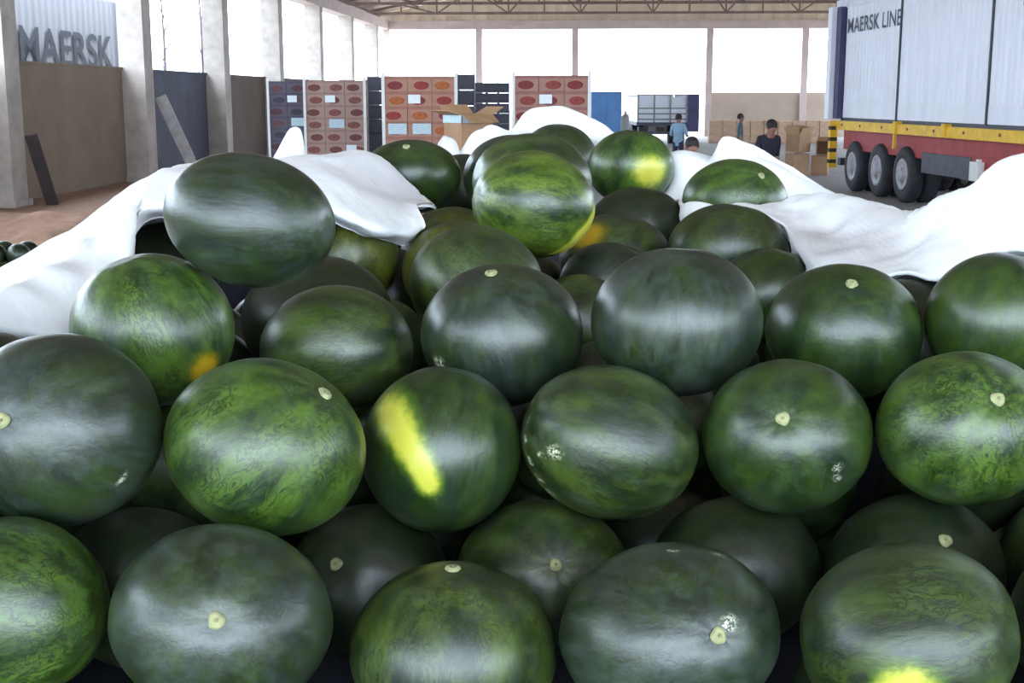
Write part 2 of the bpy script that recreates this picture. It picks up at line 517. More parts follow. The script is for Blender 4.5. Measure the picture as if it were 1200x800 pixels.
for a, b in zip(seams[:-1], seams[1:]):
    kid(corr(a + 0.03, b - 0.03, ZB + 0.32, ZT - 0.12), 'side_panel', M['cont_white'], ct)
    kid(MB().box(a + 0.02, b - 0.02, 0.0, 0.05, ZB + 0.02, ZB + 0.33, T), 'bottom_rail', M['cont_white'], ct)
for s in seams[1:3]:
    kid(MB().box(s - 0.03, s + 0.03, 0.015, 0.05, ZB, ZT, T), 'seam_post', M['dark_steel'], ct)
    kid(MB().box(s - 0.02, s + 0.02, -0.03, 0.02, ZB, ZT, T), 'lashing_strap', M['dark_steel'], ct)
kid(corr(0.3, 12.0, ZB, ZT, outn=CW, sgn=-1), 'side_panel', M['cont_white'], ct)
kid(MB().box(0, CL, 0, CW, ZT - 0.06, ZT, T), 'roof_panel', M['cont_white'], ct)
kid(MB().box(0, CL, -0.01, 0.06, ZT - 0.13, ZT, T), 'top_rail', M['cont_white'], ct)
kid(MB().box(0, CL, 0.02, CW, ZB, ZB + 0.1, T), 'floor_frame', M['dark_steel'], ct)
kid(MB().box(0.05, 0.1, 0.1, CW - 0.1, ZB, ZT, T), 'end_panel', M['cont_white'], ct)
kid(MB().box(CL - 0.1, CL - 0.05, 0.1, CW - 0.1, ZB, ZT, T), 'end_panel', M['cont_white'], ct)
for t_, o_, m_ in ((0.0, -0.12, M['navy']), (0, CW - 0.12, M['navy']), (CL - 0.2, 0, M['cont_white']), (CL - 0.2, CW - 0.2, M['cont_white'])):
    kid(MB().box(t_, t_ + 0.28, o_, o_ + 0.24, ZB, ZT, T), 'corner_post', m_, ct)
    kid(MB().box(t_ - 0.01, t_ + 0.3, o_ - 0.02, o_ + 0.26, ZT - 0.11, ZT + 0.02, T), 'corner_casting', M['cont_white'], ct)
kid(MB().box(-0.3, -0.02, -0.22, 0.1, ZB - 0.02, ZT - 0.1, T), 'door_edge', M['cont_white'], ct)
zt0 = 3.30
for tt in (0.42, 8.75):
    lettering('MAERSK LINE', lambda x, y, tt=tt: T(tt + 3.2 * x, -0.006, zt0 + 0.31 * y), ct, M['letter'])
# --- trailer under it
tr = empty('container_trailer', T(CL / 2, CW / 2, 0))
tag(tr, 'red and yellow container trailer with black tyres carrying the white container', 'trailer')
kid(MB().box(0.0, CL, -0.04, 0.08, 1.28, 1.47, T), 'side_rail', M['yellow'], tr)
kid(MB().box(0.0, CL, CW - 0.08, CW + 0.04, 1.28, 1.47, T), 'side_rail', M['yellow'], tr)
kid(MB().box(0.05, CL, 0.05, CW - 0.05, 1.44, ZB - 0.004, T), 'deck', M['dark_steel'], tr)
for o_ in (0.12, CW - 0.27):
    kid(MB().box(0.1, CL, o_, o_ + 0.15, 0.86, 1.3, T), 'chassis_beam', M['red'], tr)
for t_ in (0.4, 1.6, 2.9, 4.3, 5.6, 6.9, 8.3, 9.6):
    kid(MB().box(t_, t_ + 0.06, -0.05, -0.035, 1.36, 1.41, T), 'bolt_plate', M['red'], tr)
for t_ in (3.66, 6.05):
    kid(MB().box(t_, t_ + 0.14, -0.08, 0.05, 1.3, ZB - 0.004, T), 'twist_lock', M['yellow'], tr)
kid(MB().box(3.66, 3.74, -0.07, -0.02, 1.0, 1.3, T), 'bracket', M['yellow'], tr)
kid(MB().box(-0.12, 0.02, -0.16, 0.0, 0.45, 1.46, T), 'marker_board', M['yellow'], tr)
for i in range(4):
    z = 0.55 + i * 0.24
    kid(MB().box(-0.13, 0.03, -0.165, -0.01, z, z + 0.08, T), 'marker_stripe', M['plank_dark'], tr)
kid(MB().box(-0.2, 0, 0.1, CW, 0.5, 0.66, T), 'bumper', M['dark_steel'], tr)
def wheel(t, o, r=0.53, w=0.27):
    c = Vector(T(t, o, r))
    k = empty('wheel', c)
    k.parent = tr; k.matrix_parent_inverse = parent_inv(tr)
    rotz = math.atan2(lT.y, lT.x); k.rotation_euler = (0, 0, rotz)
    MB().lathe([(0.30, 0.02), (0.36, 0.0), (0.48, 0.01), (0.525, 0.05), (r, 0.10), (r, w - 0.1), (0.525, w - 0.05), (0.48, w), (0.3, w)], axis='x', n=28).build('tyre', M['black_rubber'], k, True)
    MB().lathe([(0.31, 0.018), (0.30, 0.0), (0.26, 0.004), (0.22, 0.016), (0.14, 0.010), (0.13, -0.02), (0.05, -0.03)], axis='x', n=24).build('rim', M['rim'], k, True)
for t_ in (1.0, 2.55, 4.0):
    for o_ in (0.02, 0.33, CW - 0.6, CW - 0.29): wheel(t_, o_)
    kid(MB().box(t_ - 0.08, t_ + 0.08, 0.3, CW - 0.3, 0.45, 0.6, T), 'axle', M['dark_steel'], tr)
    kid(MB().box(t_ - 0.1, t_ + 0.1, 0.4, 0.5, 0.5, 0.9, T), 'spring_hanger', M['dark_steel'], tr)
kid(MB().box(4.9, 7.1, 0.05, 0.6, 0.62, 0.98, T), 'tool_box', M['dark_steel'], tr)
tk = MB()
for s in (0.75,): tk.tube(T(5.6, s + 0.3, 0.55), T(7.3, s + 0.3, 0.55), 0.2, n=14)
kid(tk, 'air_tank', M['dark_steel'], tr)
kid(MB().box(7.25, 7.6, -0.04, 0.25, 0.62, 0.93, T).box(7.36, 7.5, 0.02, 0.18, 0.93, 0.97, T), 'water_canister', M['white_plastic'], tr)
kid(MB().box(7.0, 11.5, 0.06, 0.12, 0.62, 1.0, T), 'side_guard', M['red'], tr)
for o_ in (0.3, CW - 0.5):
    kid(MB().box(10.2, 10.4, o_, o_ + 0.2, 0.04, 0.9, T).box(10.05, 10.55, o_ - 0.05, o_ + 0.25, 0.0, 0.05, T), 'landing_leg', M['dark_steel'], tr)

# ---------------------------------------------------------------- containers stacked in the yard behind the wall
def Bc(u, v, z): return B(u, v, z)
def yard_container(z0, text, label, mat):
    k = empty('yard_container', B(-15.7, 33.5, z0)); tag(k, label, 'container')
    V_, F_ = [], []
    n = 116
    for i in range(n + 1):
        v = 27.4 + 12.2 * i / n
        du = 0.03 * ((i // 2) % 2)
        V_ += [B(-14.5 - du, v, z0 + 0.15), B(-14.5 - du, v, z0 + 2.35)]
    for i in range(n): F_.append((2 * i, 2 * i + 2, 2 * i + 3, 2 * i + 1))
    o = mesh_obj('side_panel', V_, F_, mat, k); o.matrix_parent_inverse = parent_inv(k)
    kid(MB().box(-16.9, -14.52, 27.3, 39.7, z0 + 2.34, z0 + 2.44, B), 'roof_panel', mat, k)
    kid(MB().box(-16.9, -14.48, 27.3, 39.7, z0, z0 + 0.16, B), 'bottom_frame', mat, k)
    for v in (27.3, 39.55):
        kid(MB().box(-16.9, -14.47, v, v + 0.15, z0 + 0.1, z0 + 2.4, B), 'end_frame', mat, k)
    if text:
        lettering(text, lambda x, y: B(-14.46, 32.6 + 6.5 * x, z0 + 0.40 + 0.98 * y), k, M['letter_dark'])
yard_container(-0.03, None, 'pale container, darkened to grey against yard glare, at the bottom of the stack in the yard behind the wall', M['cont_dimmed'])
yard_container(2.41, 'MAERSK', 'pale container, darkened to grey against yard glare, with big dark letters, stacked in the yard behind the wall', M['cont_dimmed'])

# bare trees in the yard
def bare_tree(px, zc, h, label, seed):
    rnd = random.Random(seed)
    g = P(px, 115, zc); base = Vector((g[0], g[1], -0.05))
    t = empty('bare_tree', base); tag(t, label, 'tree', 'bare trees in the yard')
    MB().tube((0, 0, 0), (0.05, 0, h * 0.6), 0.075, 0.05).tube((0.05, 0, h * 0.6), (0.0, 0, h), 0.05, 0.02).build('trunk', M['branch'], t)
    for i in range(9):
        z = h * (0.42 + 0.055 * i); a = rnd.uniform(0, 6.28); L = rnd.uniform(0.5, 1.2)
        p0 = Vector((0.03, 0, z)); p1 = p0 + Vector((math.cos(a) * L * 0.5, math.sin(a) * L * 0.5, L * 0.6)); p2 = p1 + Vector((math.cos(a) * L * 0.2, math.sin(a) * L * 0.3, L * 0.6))
        MB().tube(p0, p1, 0.03, 0.02, 6).tube(p1, p2, 0.02, 0.008, 6).tube(p1, p1 + Vector((-math.sin(a) * 0.3, math.cos(a) * 0.3, 0.35)), 0.014, 0.006, 5).build('branch', M['branch'], t)
bare_tree(194, 46, 6.2, 'bare slim tree in the yard by the container stack', 3)
bare_tree(238, 47, 6.6, 'bare slim tree in the yard next to a column', 5)

# planks leaning on the wall side
def plank(a, b, w, h, mat, label):
    mid = (Vector(a) + Vector(b)) / 2
    o = MB().bar(Vector(a) - mid, Vector(b) - mid, w, h).build('leaning_plank', mat, None, False, mid)
    tag(o, label, 'plank'); return o
plank(P(188, 113, 31.6), G(232, 208), 0.07, 0.28, M['plank_grey'], 'pale grey plank leaning against the blue-grey wall panel')
plank(P(36, 158, 23.2), G(62, 240), 0.22, 0.06, M['plank_dark'], 'dark plank leaning against a concrete column')

# ---------------------------------------------------------------- earth heap and melons on the floor by the wall
V_, F_ = [], []
n1, n2 = 34, 26
for i in range(n1 + 1):
    for j in range(n2 + 1):
        a, b = i / n1, j / n2
        p = G(-20 + 190 * a - 60 * (1 - b), 300 - 51 * b)
        e = min(1, 5 * a, 5 * (1 - a), 5 * b, 5 * (1 - b))
        hz = 0.14 + 0.22 * noise.fractal(Vector((p[0] * 0.9, p[1] * 0.5, 1.3)), 1.0, 2.0, 4)
        V_.append((p[0], p[1], max(0.0, hz) * e - 0.01))
for i in range(n1):
    for j in range(n2):
        q = i * (n2 + 1) + j
        F_.append((q, q + n2 + 1, q + n2 + 2, q + 1))
eh = mesh_obj('loose_earth', V_, F_, M['dirt'], None, True)
tag(eh, 'orange-brown loose earth and litter spread at the foot of the wall', 'earth', kind='stuff')

def blob_mesh(name, mat, r=1.0, nu=26, nv=16, squash=1.0):
    V_, F_, A_ = [], [], []
    for j in range(nv + 1):
        th = math.pi * j / nv
        for i in range(nu):
            ph = 2 * math.pi * i / nu
            d = (math.sin(th) * math.cos(ph), math.sin(th) * math.sin(ph), math.cos(th))
            k = 1 + 0.008 * noise.noise(Vector(d) * 1.5)
            V_.append((d[0] * r * k, d[1] * r * k, d[2] * r * k * squash)); A_.append(d)
    for j in range(nv):
        for i in range(nu):
            i2 = (i + 1) % nu
            F_.append((j * nu + i, (j + 1) * nu + i, (j + 1) * nu + i2, j * nu + i2))
    me = bpy.data.meshes.new(name); me.from_pydata(V_, [], F_); me.update(); me.materials.append(mat)
    me.polygons.foreach_set('use_smooth', [True] * len(me.polygons))
    at = me.attributes.new('rest', 'FLOAT_VECTOR', 'POINT'); at.data.foreach_set('vector', np.array(A_, dtype=np.float32).ravel())
    return me
small_mesh = blob_mesh('watermelon', RIND['dark'], 0.125)
rnd = random.Random(11)
spots_ = []
g0 = G(33, 334)
for lay, (na, nb) in enumerate(((4, 3), (3, 2))):
    for i in range(na):
        for j in range(nb):
            spots_.append((g0[0] - 0.256 * (i + 0.5 * lay), g0[1] + 0.256 * (j + 0.5 * lay), 0.126 + 0.18 * lay))
for s in spots_:
    o = data_obj('watermelon', small_mesh, None, s); o.rotation_euler = (rnd.uniform(0, 3), rnd.uniform(0, 3), 0)
    tag(o, 'small dark watermelon in the little pile on the earth floor by the wall', 'watermelon', 'small pile of melons on the floor')

# ---------------------------------------------------------------- printed cartons on pallets
CWD, CDP, CHT = 0.40, 0.60, 0.242
def carton_meshes(tagname, body, lid, ovals):
    bm_ = simple('carton_' + tagname, body, 0.85, 0.10, 5); lm_ = simple('carton_lid_' + tagname, lid, 0.85, 0.12, 6)
    me = MB().box(-CWD / 2 + .004, CWD / 2 - .004, 0, CDP, 0.0, CHT - .004).mesh('melon_carton', bm_)
    lidm = MB().box(-CWD / 2 + .001, CWD / 2 - .001, -0.004, CDP + .004, CHT - 0.05, CHT - .002).mesh('lid', lm_)
    ov = []
    for k, c in enumerate(ovals):
        mt = simple('print_%s_%d' % (tagname, k), c, 0.75, 0.35, 14)
        m_ = MB(); n = 18; m_.v = [(0.125 * math.cos(6.2832 * i / n), -0.003, 0.095 + 0.068 * math.sin(6.2832 * i / n)) for i in range(n)]
        m_.v += [(x, 0.002, z) for x, y, z in m_.v]
        m_.f = [tuple(range(n))] + [(i, i + n, (i + 1) % n + n, (i + 1) % n) for i in range(n)]
        ov.append(m_.mesh('printed_picture', mt))
    return me, lidm, ov
pal_mb = MB()
for y in (0.0, 0.25, 0.5): pal_mb.box(-0.6, 0.6, y, y + 0.1, 0.0, 0.022)
for x in (-0.6, -0.07, 0.46):
    for y in (0.0, 0.25, 0.5): pal_mb.box(x, x + 0.14, y, y + 0.1, 0.022, 0.10)
for i in range(6): pal_mb.box(-0.6 + 0.204 * i, -0.6 + 0.204 * i + 0.16, 0, 0.6, 0.10, 0.122)
pal_mesh = pal_mb.mesh('pallet', M['wood'])
post_mesh = MB().box(-0.012, 0.038, -0.012, 0.0, 0.125, 2.36).box(-0.012, -0.002, 0.0, 0.04, 0.125, 2.36).mesh('corner_board', M['white_plastic'])
lab_mesh = MB().box(-0.15, 0.15, -0.006, 0, 0.04, 0.21).mesh('label_sheet', M['paper_blue'])
labs_mesh = MB().box(-0.1, 0.1, -0.006, 0, 0.05, 0.19).mesh('label_sheet', M['paper'])
def stack(px0, px1, zc, ncol, rows, looks, name, labels=(), skip=(), ang=0.0, posts=(0, 1)):
    """a pallet of cartons whose front face spans photo columns px0..px1 at lens distance zc"""
    me, lidm, ov = looks
    x0 = (px0 - 600) / FOC * zc; x1 = (px1 - 600) / FOC * zc
    yw = zc / CP - 0.05
    root = Vector(((x0 + x1) / 2, yw, 0)); R_ = Matrix.Rotation(ang, 4, 'Z')
    w = ncol * CWD
    pl = data_obj('pallet', pal_mesh, None, root, ang); pl.scale = (w / 1.2, 1, 1)
    tag(pl, 'wooden pallet under the ' + name, 'pallet')
    rr = random.Random(int(px0))
    for r in range(rows):
        for c in range(ncol):
            if (r, c) in skip: continue
            jig = Vector((rr.uniform(-.0004, .0004), rr.uniform(-.008, .008), 0))
            loc = root + (R_ @ Vector((-w / 2 + CWD * (c + 0.5), 0, 0.122 + r * CHT))) + jig
            o = data_obj('melon_carton', me, None, loc, ang)
            tag(o, 'printed fruit carton in the ' + name, 'carton', 'cartons in the ' + name)
            data_obj('lid', lidm, o)
            data_obj('printed_picture', ov[(r + c) % len(ov)], o, (0.03 * ((r * 2 + c) % 3 - 1), 0, 0))
            if (r, c) in labels: data_obj('label_sheet', lab_mesh, o, (0.03, -0.004, 0))
            elif (r * 5 + c * 3) % 17 == 4: data_obj('label_sheet', labs_mesh, o, (-0.09, -0.004, 0))
    for i in posts:
        p = root + (R_ @ Vector(((-w / 2 - 0.005, w / 2 + 0.005)[i], -0.0125, 0)))
        o = data_obj('corner_board', post_mesh, None, p, ang)
        if i: o.scale = (-1, 1, 1)
        tag(o, 'white corner board edging the ' + name, 'board', 'corner boards of the ' + name)
lk_pink = carton_meshes('pink', (160, 132, 122), (146, 118, 110), [(104, 60, 58), (120, 72, 66)])
lk_blue = carton_meshes('bluish', (92, 86, 98), (80, 76, 92), [(84, 54, 58), (62, 58, 70), (98, 66, 66)])
lk_red = carton_meshes('red', (164, 122, 104), (150, 104, 90), [(132, 52, 48), (158, 88, 48), (116, 50, 48)])
lk_rose = carton_meshes('rose', (160, 120, 108), (142, 100, 92), [(116, 46, 44), (132, 60, 54)])
stack(317, 356, 27.0, 2, 9, lk_blue, 'bluish carton stack against the dark wall', labels=((5, 1),), posts=(0,))
stack(357, 428, 25.3, 3, 9, lk_pink, 'pinkish carton stack beside the bluish one', labels=((5, 1),))
stack(449, 535, 20.9, 3, 9, lk_red, 'red-orange carton stack behind the open box', labels=((5, 1), (5, 0)))
stack(601, 691, 20.0, 3, 9, lk_rose, 'red-printed carton stack by the blue cabinet', labels=())

# dark plastic crates
def crate_mesh(w, d, h, mat, name):
    m_ = MB()
    for x in (-w / 2, w / 2 - 0.03):
        for y in (0, d - 0.03): m_.box(x, x + 0.03, y, y + 0.03, 0, h)
    ns = 3
    for i in range(ns):
        z = 0.01 + i * (h - 0.02) / ns; zz = z + (h - 0.02) / ns * 0.93
        m_.box(-w / 2 + .004, w / 2 - .004, 0.004, 0.016, z, zz); m_.box(-w / 2 + .004, w / 2 - .004, d - 0.016, d - .004, z, zz)
        m_.box(-w / 2 + .004, -w / 2 + .016, 0.004, d - .004, z, zz); m_.box(w / 2 - .016, w / 2 - .004, 0.004, d - .004, z, zz)
    m_.box(-w / 2 + .02, w / 2 - .02, 0.02, d - .02, 0.005, h - 0.004)
    return m_.mesh(name, mat)
cd_mesh = crate_mesh(0.338, 0.5, 0.3, M['crate_dark'], 'plastic_crate')
for px, zc, rows, lab in ((440, 27.5, 8, 'gap between the pinkish and red-orange carton stacks'), (546, 24.5, 8, 'row next to the red-orange carton stack'),
                          (563.5, 38.0, 8, 'far row behind the open box'), (577, 38.0, 8, 'far row behind the open box'), (590.5, 38.0, 8, 'far row behind the open box')):
    x = (px - 600) / FOC * zc
    for r in range(rows):
        tag(data_obj('plastic_crate', cd_mesh, None, (x, zc / CP, r * 0.3005)), 'dark plastic crate stacked in the ' + lab, 'crate', 'dark crates in the ' + lab)

# pale crates along the low back wall
cp_mesh = crate_mesh(0.58, 0.4, 0.32, M['crate_pale'], 'pale_crate')
for i in range(9):
    for r in range(3):
        x = PY(830 + i * 15.6, 58.0)
        tag(data_obj('pale_crate', cp_mesh, None, (x, 57.6, r * 0.325)), 'pale slatted crate stacked along the low tan back wall', 'crate', 'pale crates along the back wall')

# ---------------------------------------------------------------- open cardboard boxes
def slab(mb, a, b, c, d, th=0.008):
    """thin board from four corners (in order)"""
    q = [Vector(p) for p in (a, b, c, d)]; nrm = (q[1] - q[0]).cross(q[3] - q[0]).normalized() * th
    k = len(mb.v); mb.v += [tuple(p) for p in q] + [tuple(p + nrm) for p in q]
    mb.f += [tuple(k + i for i in f) for f in BF]
    return mb
def open_carton(loc, w, d, h, rotz, label, tilt=(0, 0), flaps=(50, 60, 40, 70), name='open_carton', group=None, strip=False):
    e = empty(name, loc); e.rotation_euler = (math.radians(tilt[0]), math.radians(tilt[1]), rotz)
    tag(e, label, 'carton', group)
    W, D_ = w / 2, d / 2
    cs = [(-W, -D_), (W, -D_), (W, D_), (-W, D_)]
    slab(MB(), (-W, -D_, 0), (W, -D_, 0), (W, D_, 0), (-W, D_, 0)).build('base', M['card'], e)
    for i in range(4):
        a, b = cs[i], cs[(i + 1) % 4]
        slab(MB(), (*a, 0), (*a, h), (*b, h), (*b, 0)).build('side', M['card'], e)
        out = Vector(((a[0] + b[0]) / 2, (a[1] + b[1]) / 2, 0)).normalized()
        fl_ = 0.45 * (d if i % 2 == 0 else w) ; an = math.radians(flaps[i])
        o3 = out * (fl_ * math.sin(an)) + Vector((0, 0, fl_ * math.cos(an)))
        A, B_ = Vector((*a, h)), Vector((*b, h)); ins = (B_ - A) * 0.04
        slab(MB(), A, A + o3 + ins, B_ + o3 - ins, B_).build('flap', M['card_in'], e)
        if strip and i in (0, 3):
            off = out * 0.012
            slab(MB(), A + off, A + off - Vector((0, 0, 0.09)), B_ + off - Vector((0, 0, 0.09)), B_ + off, 0.003).build('blue_tape', M['paper_blue'], e)
    return e
def closed_carton(loc, w, d, h, rotz, label):
    e = empty('closed_carton', loc, rotz); tag(e, label, 'carton')
    MB().box(-w / 2, w / 2, -d / 2, d / 2, 0, h).build('body', M['card'], e)
    MB().box(-w / 2 - .002, w / 2 + .002, -0.03, 0.03, h - 0.06, h).build('tape', M['card_in'], e)
    return e
pb = P(549, 176, 15.5)
closed_carton((pb[0], pb[1], 0), 0.6, 0.55, 0.62, 0.5, 'closed brown carton on the floor under another closed one')
closed_carton((pb[0], pb[1], 0.621), 0.56, 0.5, pb[2] - 0.622, 0.55, 'closed brown carton directly under the open box')
open_carton((pb[0], pb[1], pb[2]), 0.44, 0.40, 0.42, 0.62, 'open brown cardboard box with raised flaps and pale blue tape', flaps=(118, 62, 50, 75), strip=True)
hp = G(945, 205)
def heap(dx, dy, dz): return (hp[0] + dx, hp[1] + dy, hp[2] + dz)
def rest(top, w, d, ax, ay):
    """height of a tilted box's base centre so that its lowest corner touches a surface"""
    m = Matrix.Rotation(math.radians(ay), 3, 'Y') @ Matrix.Rotation(math.radians(ax), 3, 'X')
    return top - min((m @ Vector((sx * w / 2, sy * d / 2, 0))).z for sx in (-1, 1) for sy in (-1, 1))
open_carton(heap(-0.26, 0, 0), 0.44, 0.44, 0.55, 0.3, 'upright brown carton at the base of the discarded heap beside the dark-jacketed person', flaps=(-90, -90, -90, -90), name='discarded_carton')
open_carton(heap(0.36, 0.1, 0), 0.42, 0.44, 0.5, -0.3, 'upright brown carton at the base of the discarded heap beside the trailer marker', flaps=(-90, -90, -90, -90), name='discarded_carton')
open_carton(heap(-0.24, 0.05, rest(0.566, 0.48, 0.42, 5, -4)), 0.48, 0.42, 0.46, 0.7, 'tilted brown carton on top of the discarded heap with flaps standing up', tilt=(5, -4), flaps=(20, -30, 40, 10), name='discarded_carton')
open_carton(heap(0.45, 0.24, rest(0.525, 0.38, 0.34, 90, 0)), 0.36, 0.34, 0.32, -0.15, 'small brown carton lying on its side in the discarded heap, gaping open', tilt=(90, 0), flaps=(0, 10, 50, 4), name='discarded_carton')

# blue cabinet, grey cylinder, loaded truck at the far end
bc = P(711, 115, 44.0)
e = empty('blue_cabinet', (bc[0], bc[1], 0)); tag(e, 'tall flat blue cabinet standing beside the red-printed carton stack', 'cabinet')
MB().box(-0.52, 0.52, 0, 0.7, 0.08, 2.18).build('body', M['blue_sheet'], e)
for s in (-1, 1): MB().box(0.02 if s > 0 else -0.5, 0.5 if s > 0 else -0.02, -0.02, 0, 0.12, 2.14).build('door', M['blue_sheet'], e)
MB().box(-0.05, -0.03, -0.05, -0.02, 1.0, 1.2).build('handle', M['grey_paint'], e)
for x in (-0.46, 0.38): MB().box(x, x + 0.08, 0.05, 0.65, 0, 0.08).build('foot', M['dark_steel'], e)
gc = P(733, 115, 41.0)
cy = MB().lathe([(0.13, 0), (0.14, 0.05), (0.14, 1.25), (0.11, 1.4), (0.04, 1.45), (0.04, 1.54)], n=16).build('grey_cylinder', M['grey_paint'], None, True, (gc[0], gc[1], 0))
tag(cy, 'tall narrow grey cylinder standing next to the blue cabinet', 'cylinder')

tc = P(777, 115, 52.0)
e = empty('cargo_truck', (tc[0], tc[1], 0)); tag(e, 'white boxy cargo truck with slatted tail parked at the far end', 'truck')
MB().box(-1.05, 1.05, 0.05, 4.5, 0.85, 0.98).build('deck', M['dark_steel'], e)
MB().box(-1.0, 1.0, 0.25, 4.4, 0.98, 2.0).build('cargo_body', M['cont_white'], e)
for x in (-1.02, -0.36, 0.30, 0.96): MB().box(x, x + 0.06, 0.1, 0.2, 0.9, 2.12).build('tail_post', M['grey_paint'], e)
for z in (1.08, 1.3, 1.52, 2.06): MB().box(-1.02, 1.02, 0.06, 0.12, z, z + 0.05).build('tail_slat', M['grey_paint'], e)
for z in (0.92, 1.15, 1.38): MB().box(-0.98, 0.98, 0.16, 0.22, z, z + 0.13).build('tail_board', M['cont_white'], e)
MB().box(1.02, 1.5, 0.1, 4.5, 0.6, 2.12).build('side_locker', M['navy'], e)
MB().box(-1.05, 1.05, 0.0, 0.12, 0.5, 0.62).build('bumper', M['dark_steel'], e)
for x in (-0.9, -0.25, 0.5): MB().box(x, x + 0.32, 0.02, 0.1, 0.62, 0.8).build('tail_lamp', M['plank_dark'], e)
for x in (-0.95, 0.65):
    for y in (0.6, 3.6):
        MB().lathe([(0.2, 0), (0.40, 0.02), (0.42, 0.06), (0.42, 0.24), (0.4, 0.28), (0.2, 0.3)], c=(x, y, 0.42), axis='x', n=18).build('wheel', M['black_rubber'], e, True)
MB().box(-1.0, 1.0, 4.6, 6.2, 0.5, 2.1).build('cab', M['cont_white'], e)

# ---------------------------------------------------------------- people
def person(loc, rotz, H, label, top, legs, pose='stand', bow=0.0):
    J = {}; E = []
    def j(k, x, y, z, r, reg, par=None):
        J[k] = (Vector((x, y, z)), r, reg)
        if par: E.append((par, k))
    j('pelvis', 0, 0, 0.95, 0.135, 'legs')
    j('spine', 0, 0.0, 1.14, 0.13, 'top', 'pelvis')
    j('chest', 0, 0.01 - bow * 0.12, 1.34, 0.145, 'top', 'spine')
    j('neck', 0, 0.0 - bow * 0.2, 1.485, 0.056, 'skin', 'chest')
    j('chin', 0, -0.025 - bow * 0.27, 1.555, 0.072, 'skin', 'neck')
    j('head', 0, -0.01 - bow * 0.32, 1.63, 0.088, 'skin', 'chin')
    j('crown', 0, 0.005 - bow * 0.34, 1.69, 0.066, 'skin', 'head')
    for s, n in ((-1, 'l'), (1, 'r')):
        j(n + 'hip', s * 0.09, 0, 0.88, 0.095, 'legs', 'pelvis')
        j(n + 'knee', s * 0.10, -0.02, 0.50, 0.062, 'legs', n + 'hip')
        j(n + 'ankle', s * 0.10, 0.03, 0.10, 0.045, 'legs', n + 'knee')
        j(n + 'toe', s * 0.115, -0.13, 0.045, 0.04, 'shoe', n + 'ankle')
        j(n + 'sh', s * 0.175, 0.01 - bow * 0.12, 1.41, 0.068, 'top', 'chest')
        if pose == 'forward':
            el = (s * 0.25, -0.02, 1.14); wr = (s * 0.17, -0.25, 1.10); hd = (s * 0.14, -0.33, 1.11); dr = Vector((-s * 0.25, -1, 0.0))
        elif pose == 'walk':
            el = (s * 0.24, 0.03 + s * 0.08, 1.14); wr = (s * 0.25, -0.05 + s * 0.12, 0.90); hd = (s * 0.25, -0.07 + s * 0.13, 0.82); dr = Vector((0, -0.2, -1))
        else:
            el = (s * 0.25, 0.04, 1.14); wr = (s * 0.27, -0.04, 0.90); hd = (s * 0.27, -0.06, 0.82); dr = Vector((0, -0.2, -1))
        j(n + 'el', *el, 0.048, 'top', n + 'sh'); j(n + 'wr', *wr, 0.032, 'skin', n + 'el'); j(n + 'pm', *hd, 0.030, 'skin', n + 'wr')
        dr.normalize(); side = Vector((0, 1, 0)) if pose != 'forward' else Vector((s, 0, 0)); side = (side - dr * side.dot(dr)).normalized()
        pm = Vector(hd); curl = dr.cross(side) * (0.02 * s)
        for q, ln in enumerate((0.07, 0.08, 0.075, 0.06)):
            f0 = pm + dr * 0.03 + side * (0.022 * (q - 1.5)); f1 = f0 + dr * ln * 0.55; f2 = f1 + dr * ln * 0.4 + curl
            j('%sf%da' % (n, q), *f0, 0.010, 'skin', n + 'pm'); j('%sf%db' % (n, q), *f1, 0.009, 'skin', '%sf%da' % (n, q)); j('%sf%dc' % (n, q), *f2, 0.008, 'skin', '%sf%db' % (n, q))
        h0 = pm - side * 0.035 + dr * 0.0; h1 = h0 - side * 0.025 + dr * 0.035
        j(n + 'th0', *h0, 0.011, 'skin', n + 'pm'); j(n + 'th1', *h1, 0.009, 'skin', n + 'th0')
    keys = list(J); idx = {k: i for i, k in enumerate(keys)}
    me = bpy.data.meshes.new('person'); me.from_pydata([J[k][0] for k in keys], [(idx[a], idx[b]) for a, b in E], []); me.update()
    o = bpy.data.objects.new('person', me); col.objects.link(o)
    o.modifiers.new('s', 'SKIN')
    for k, sv in zip(keys, me.skin_vertices[0].data):
        sv.radius = (J[k][1], J[k][1] * (0.72 if k in ('chest', 'spine', 'pelvis') else 1.0)); sv.use_root = (k == 'pelvis')
    ss = o.modifiers.new('d', 'SUBSURF'); ss.levels = 2; ss.render_levels = 2
    dg = bpy.context.evaluated_depsgraph_get(); dg.update()
    nm = bpy.data.meshes.new_from_object(o.evaluated_get(dg))
    bpy.data.objects.remove(o); bpy.data.meshes.remove(me)
    nm.name = 'person'; nm.materials.clear()
    mats = {'skin': M['skin'], 'top': top, 'legs': legs, 'shoe': M['shoe']}; order = list(mats)
    for k in order: nm.materials.append(mats[k])
    segs = [(J[a][0], J[b][0], J[b][2], J[b][1]) for a, b in E]
    for p in nm.polygons:
        c = p.center; best = (9, 'top')
        for a, b, reg, r in segs:
            d = b - a; t = max(0, min(1, (c - a).dot(d) / d.length_squared)); dist = (c - (a + d * t)).length - r
            if dist < best[0]: best = (dist, reg)
        p.material_index = order.index(best[1]); p.use_smooth = True
    k = H / 1.75
    e = data_obj('person', nm, None, loc, rotz); e.scale = (k, k, k)
    tag(e, label, 'person')
    hc = J['head'][0]
    hv = MB().lathe([(0.004, 0.112), (0.05, 0.10), (0.085, 0.066), (0.1, 0.02), (0.098, -0.03), (0.08, -0.055)], c=(hc.x, hc.y + 0.022, hc.z + 0.012), n=16)
    hv.build('hair', M['hair'], e, True)
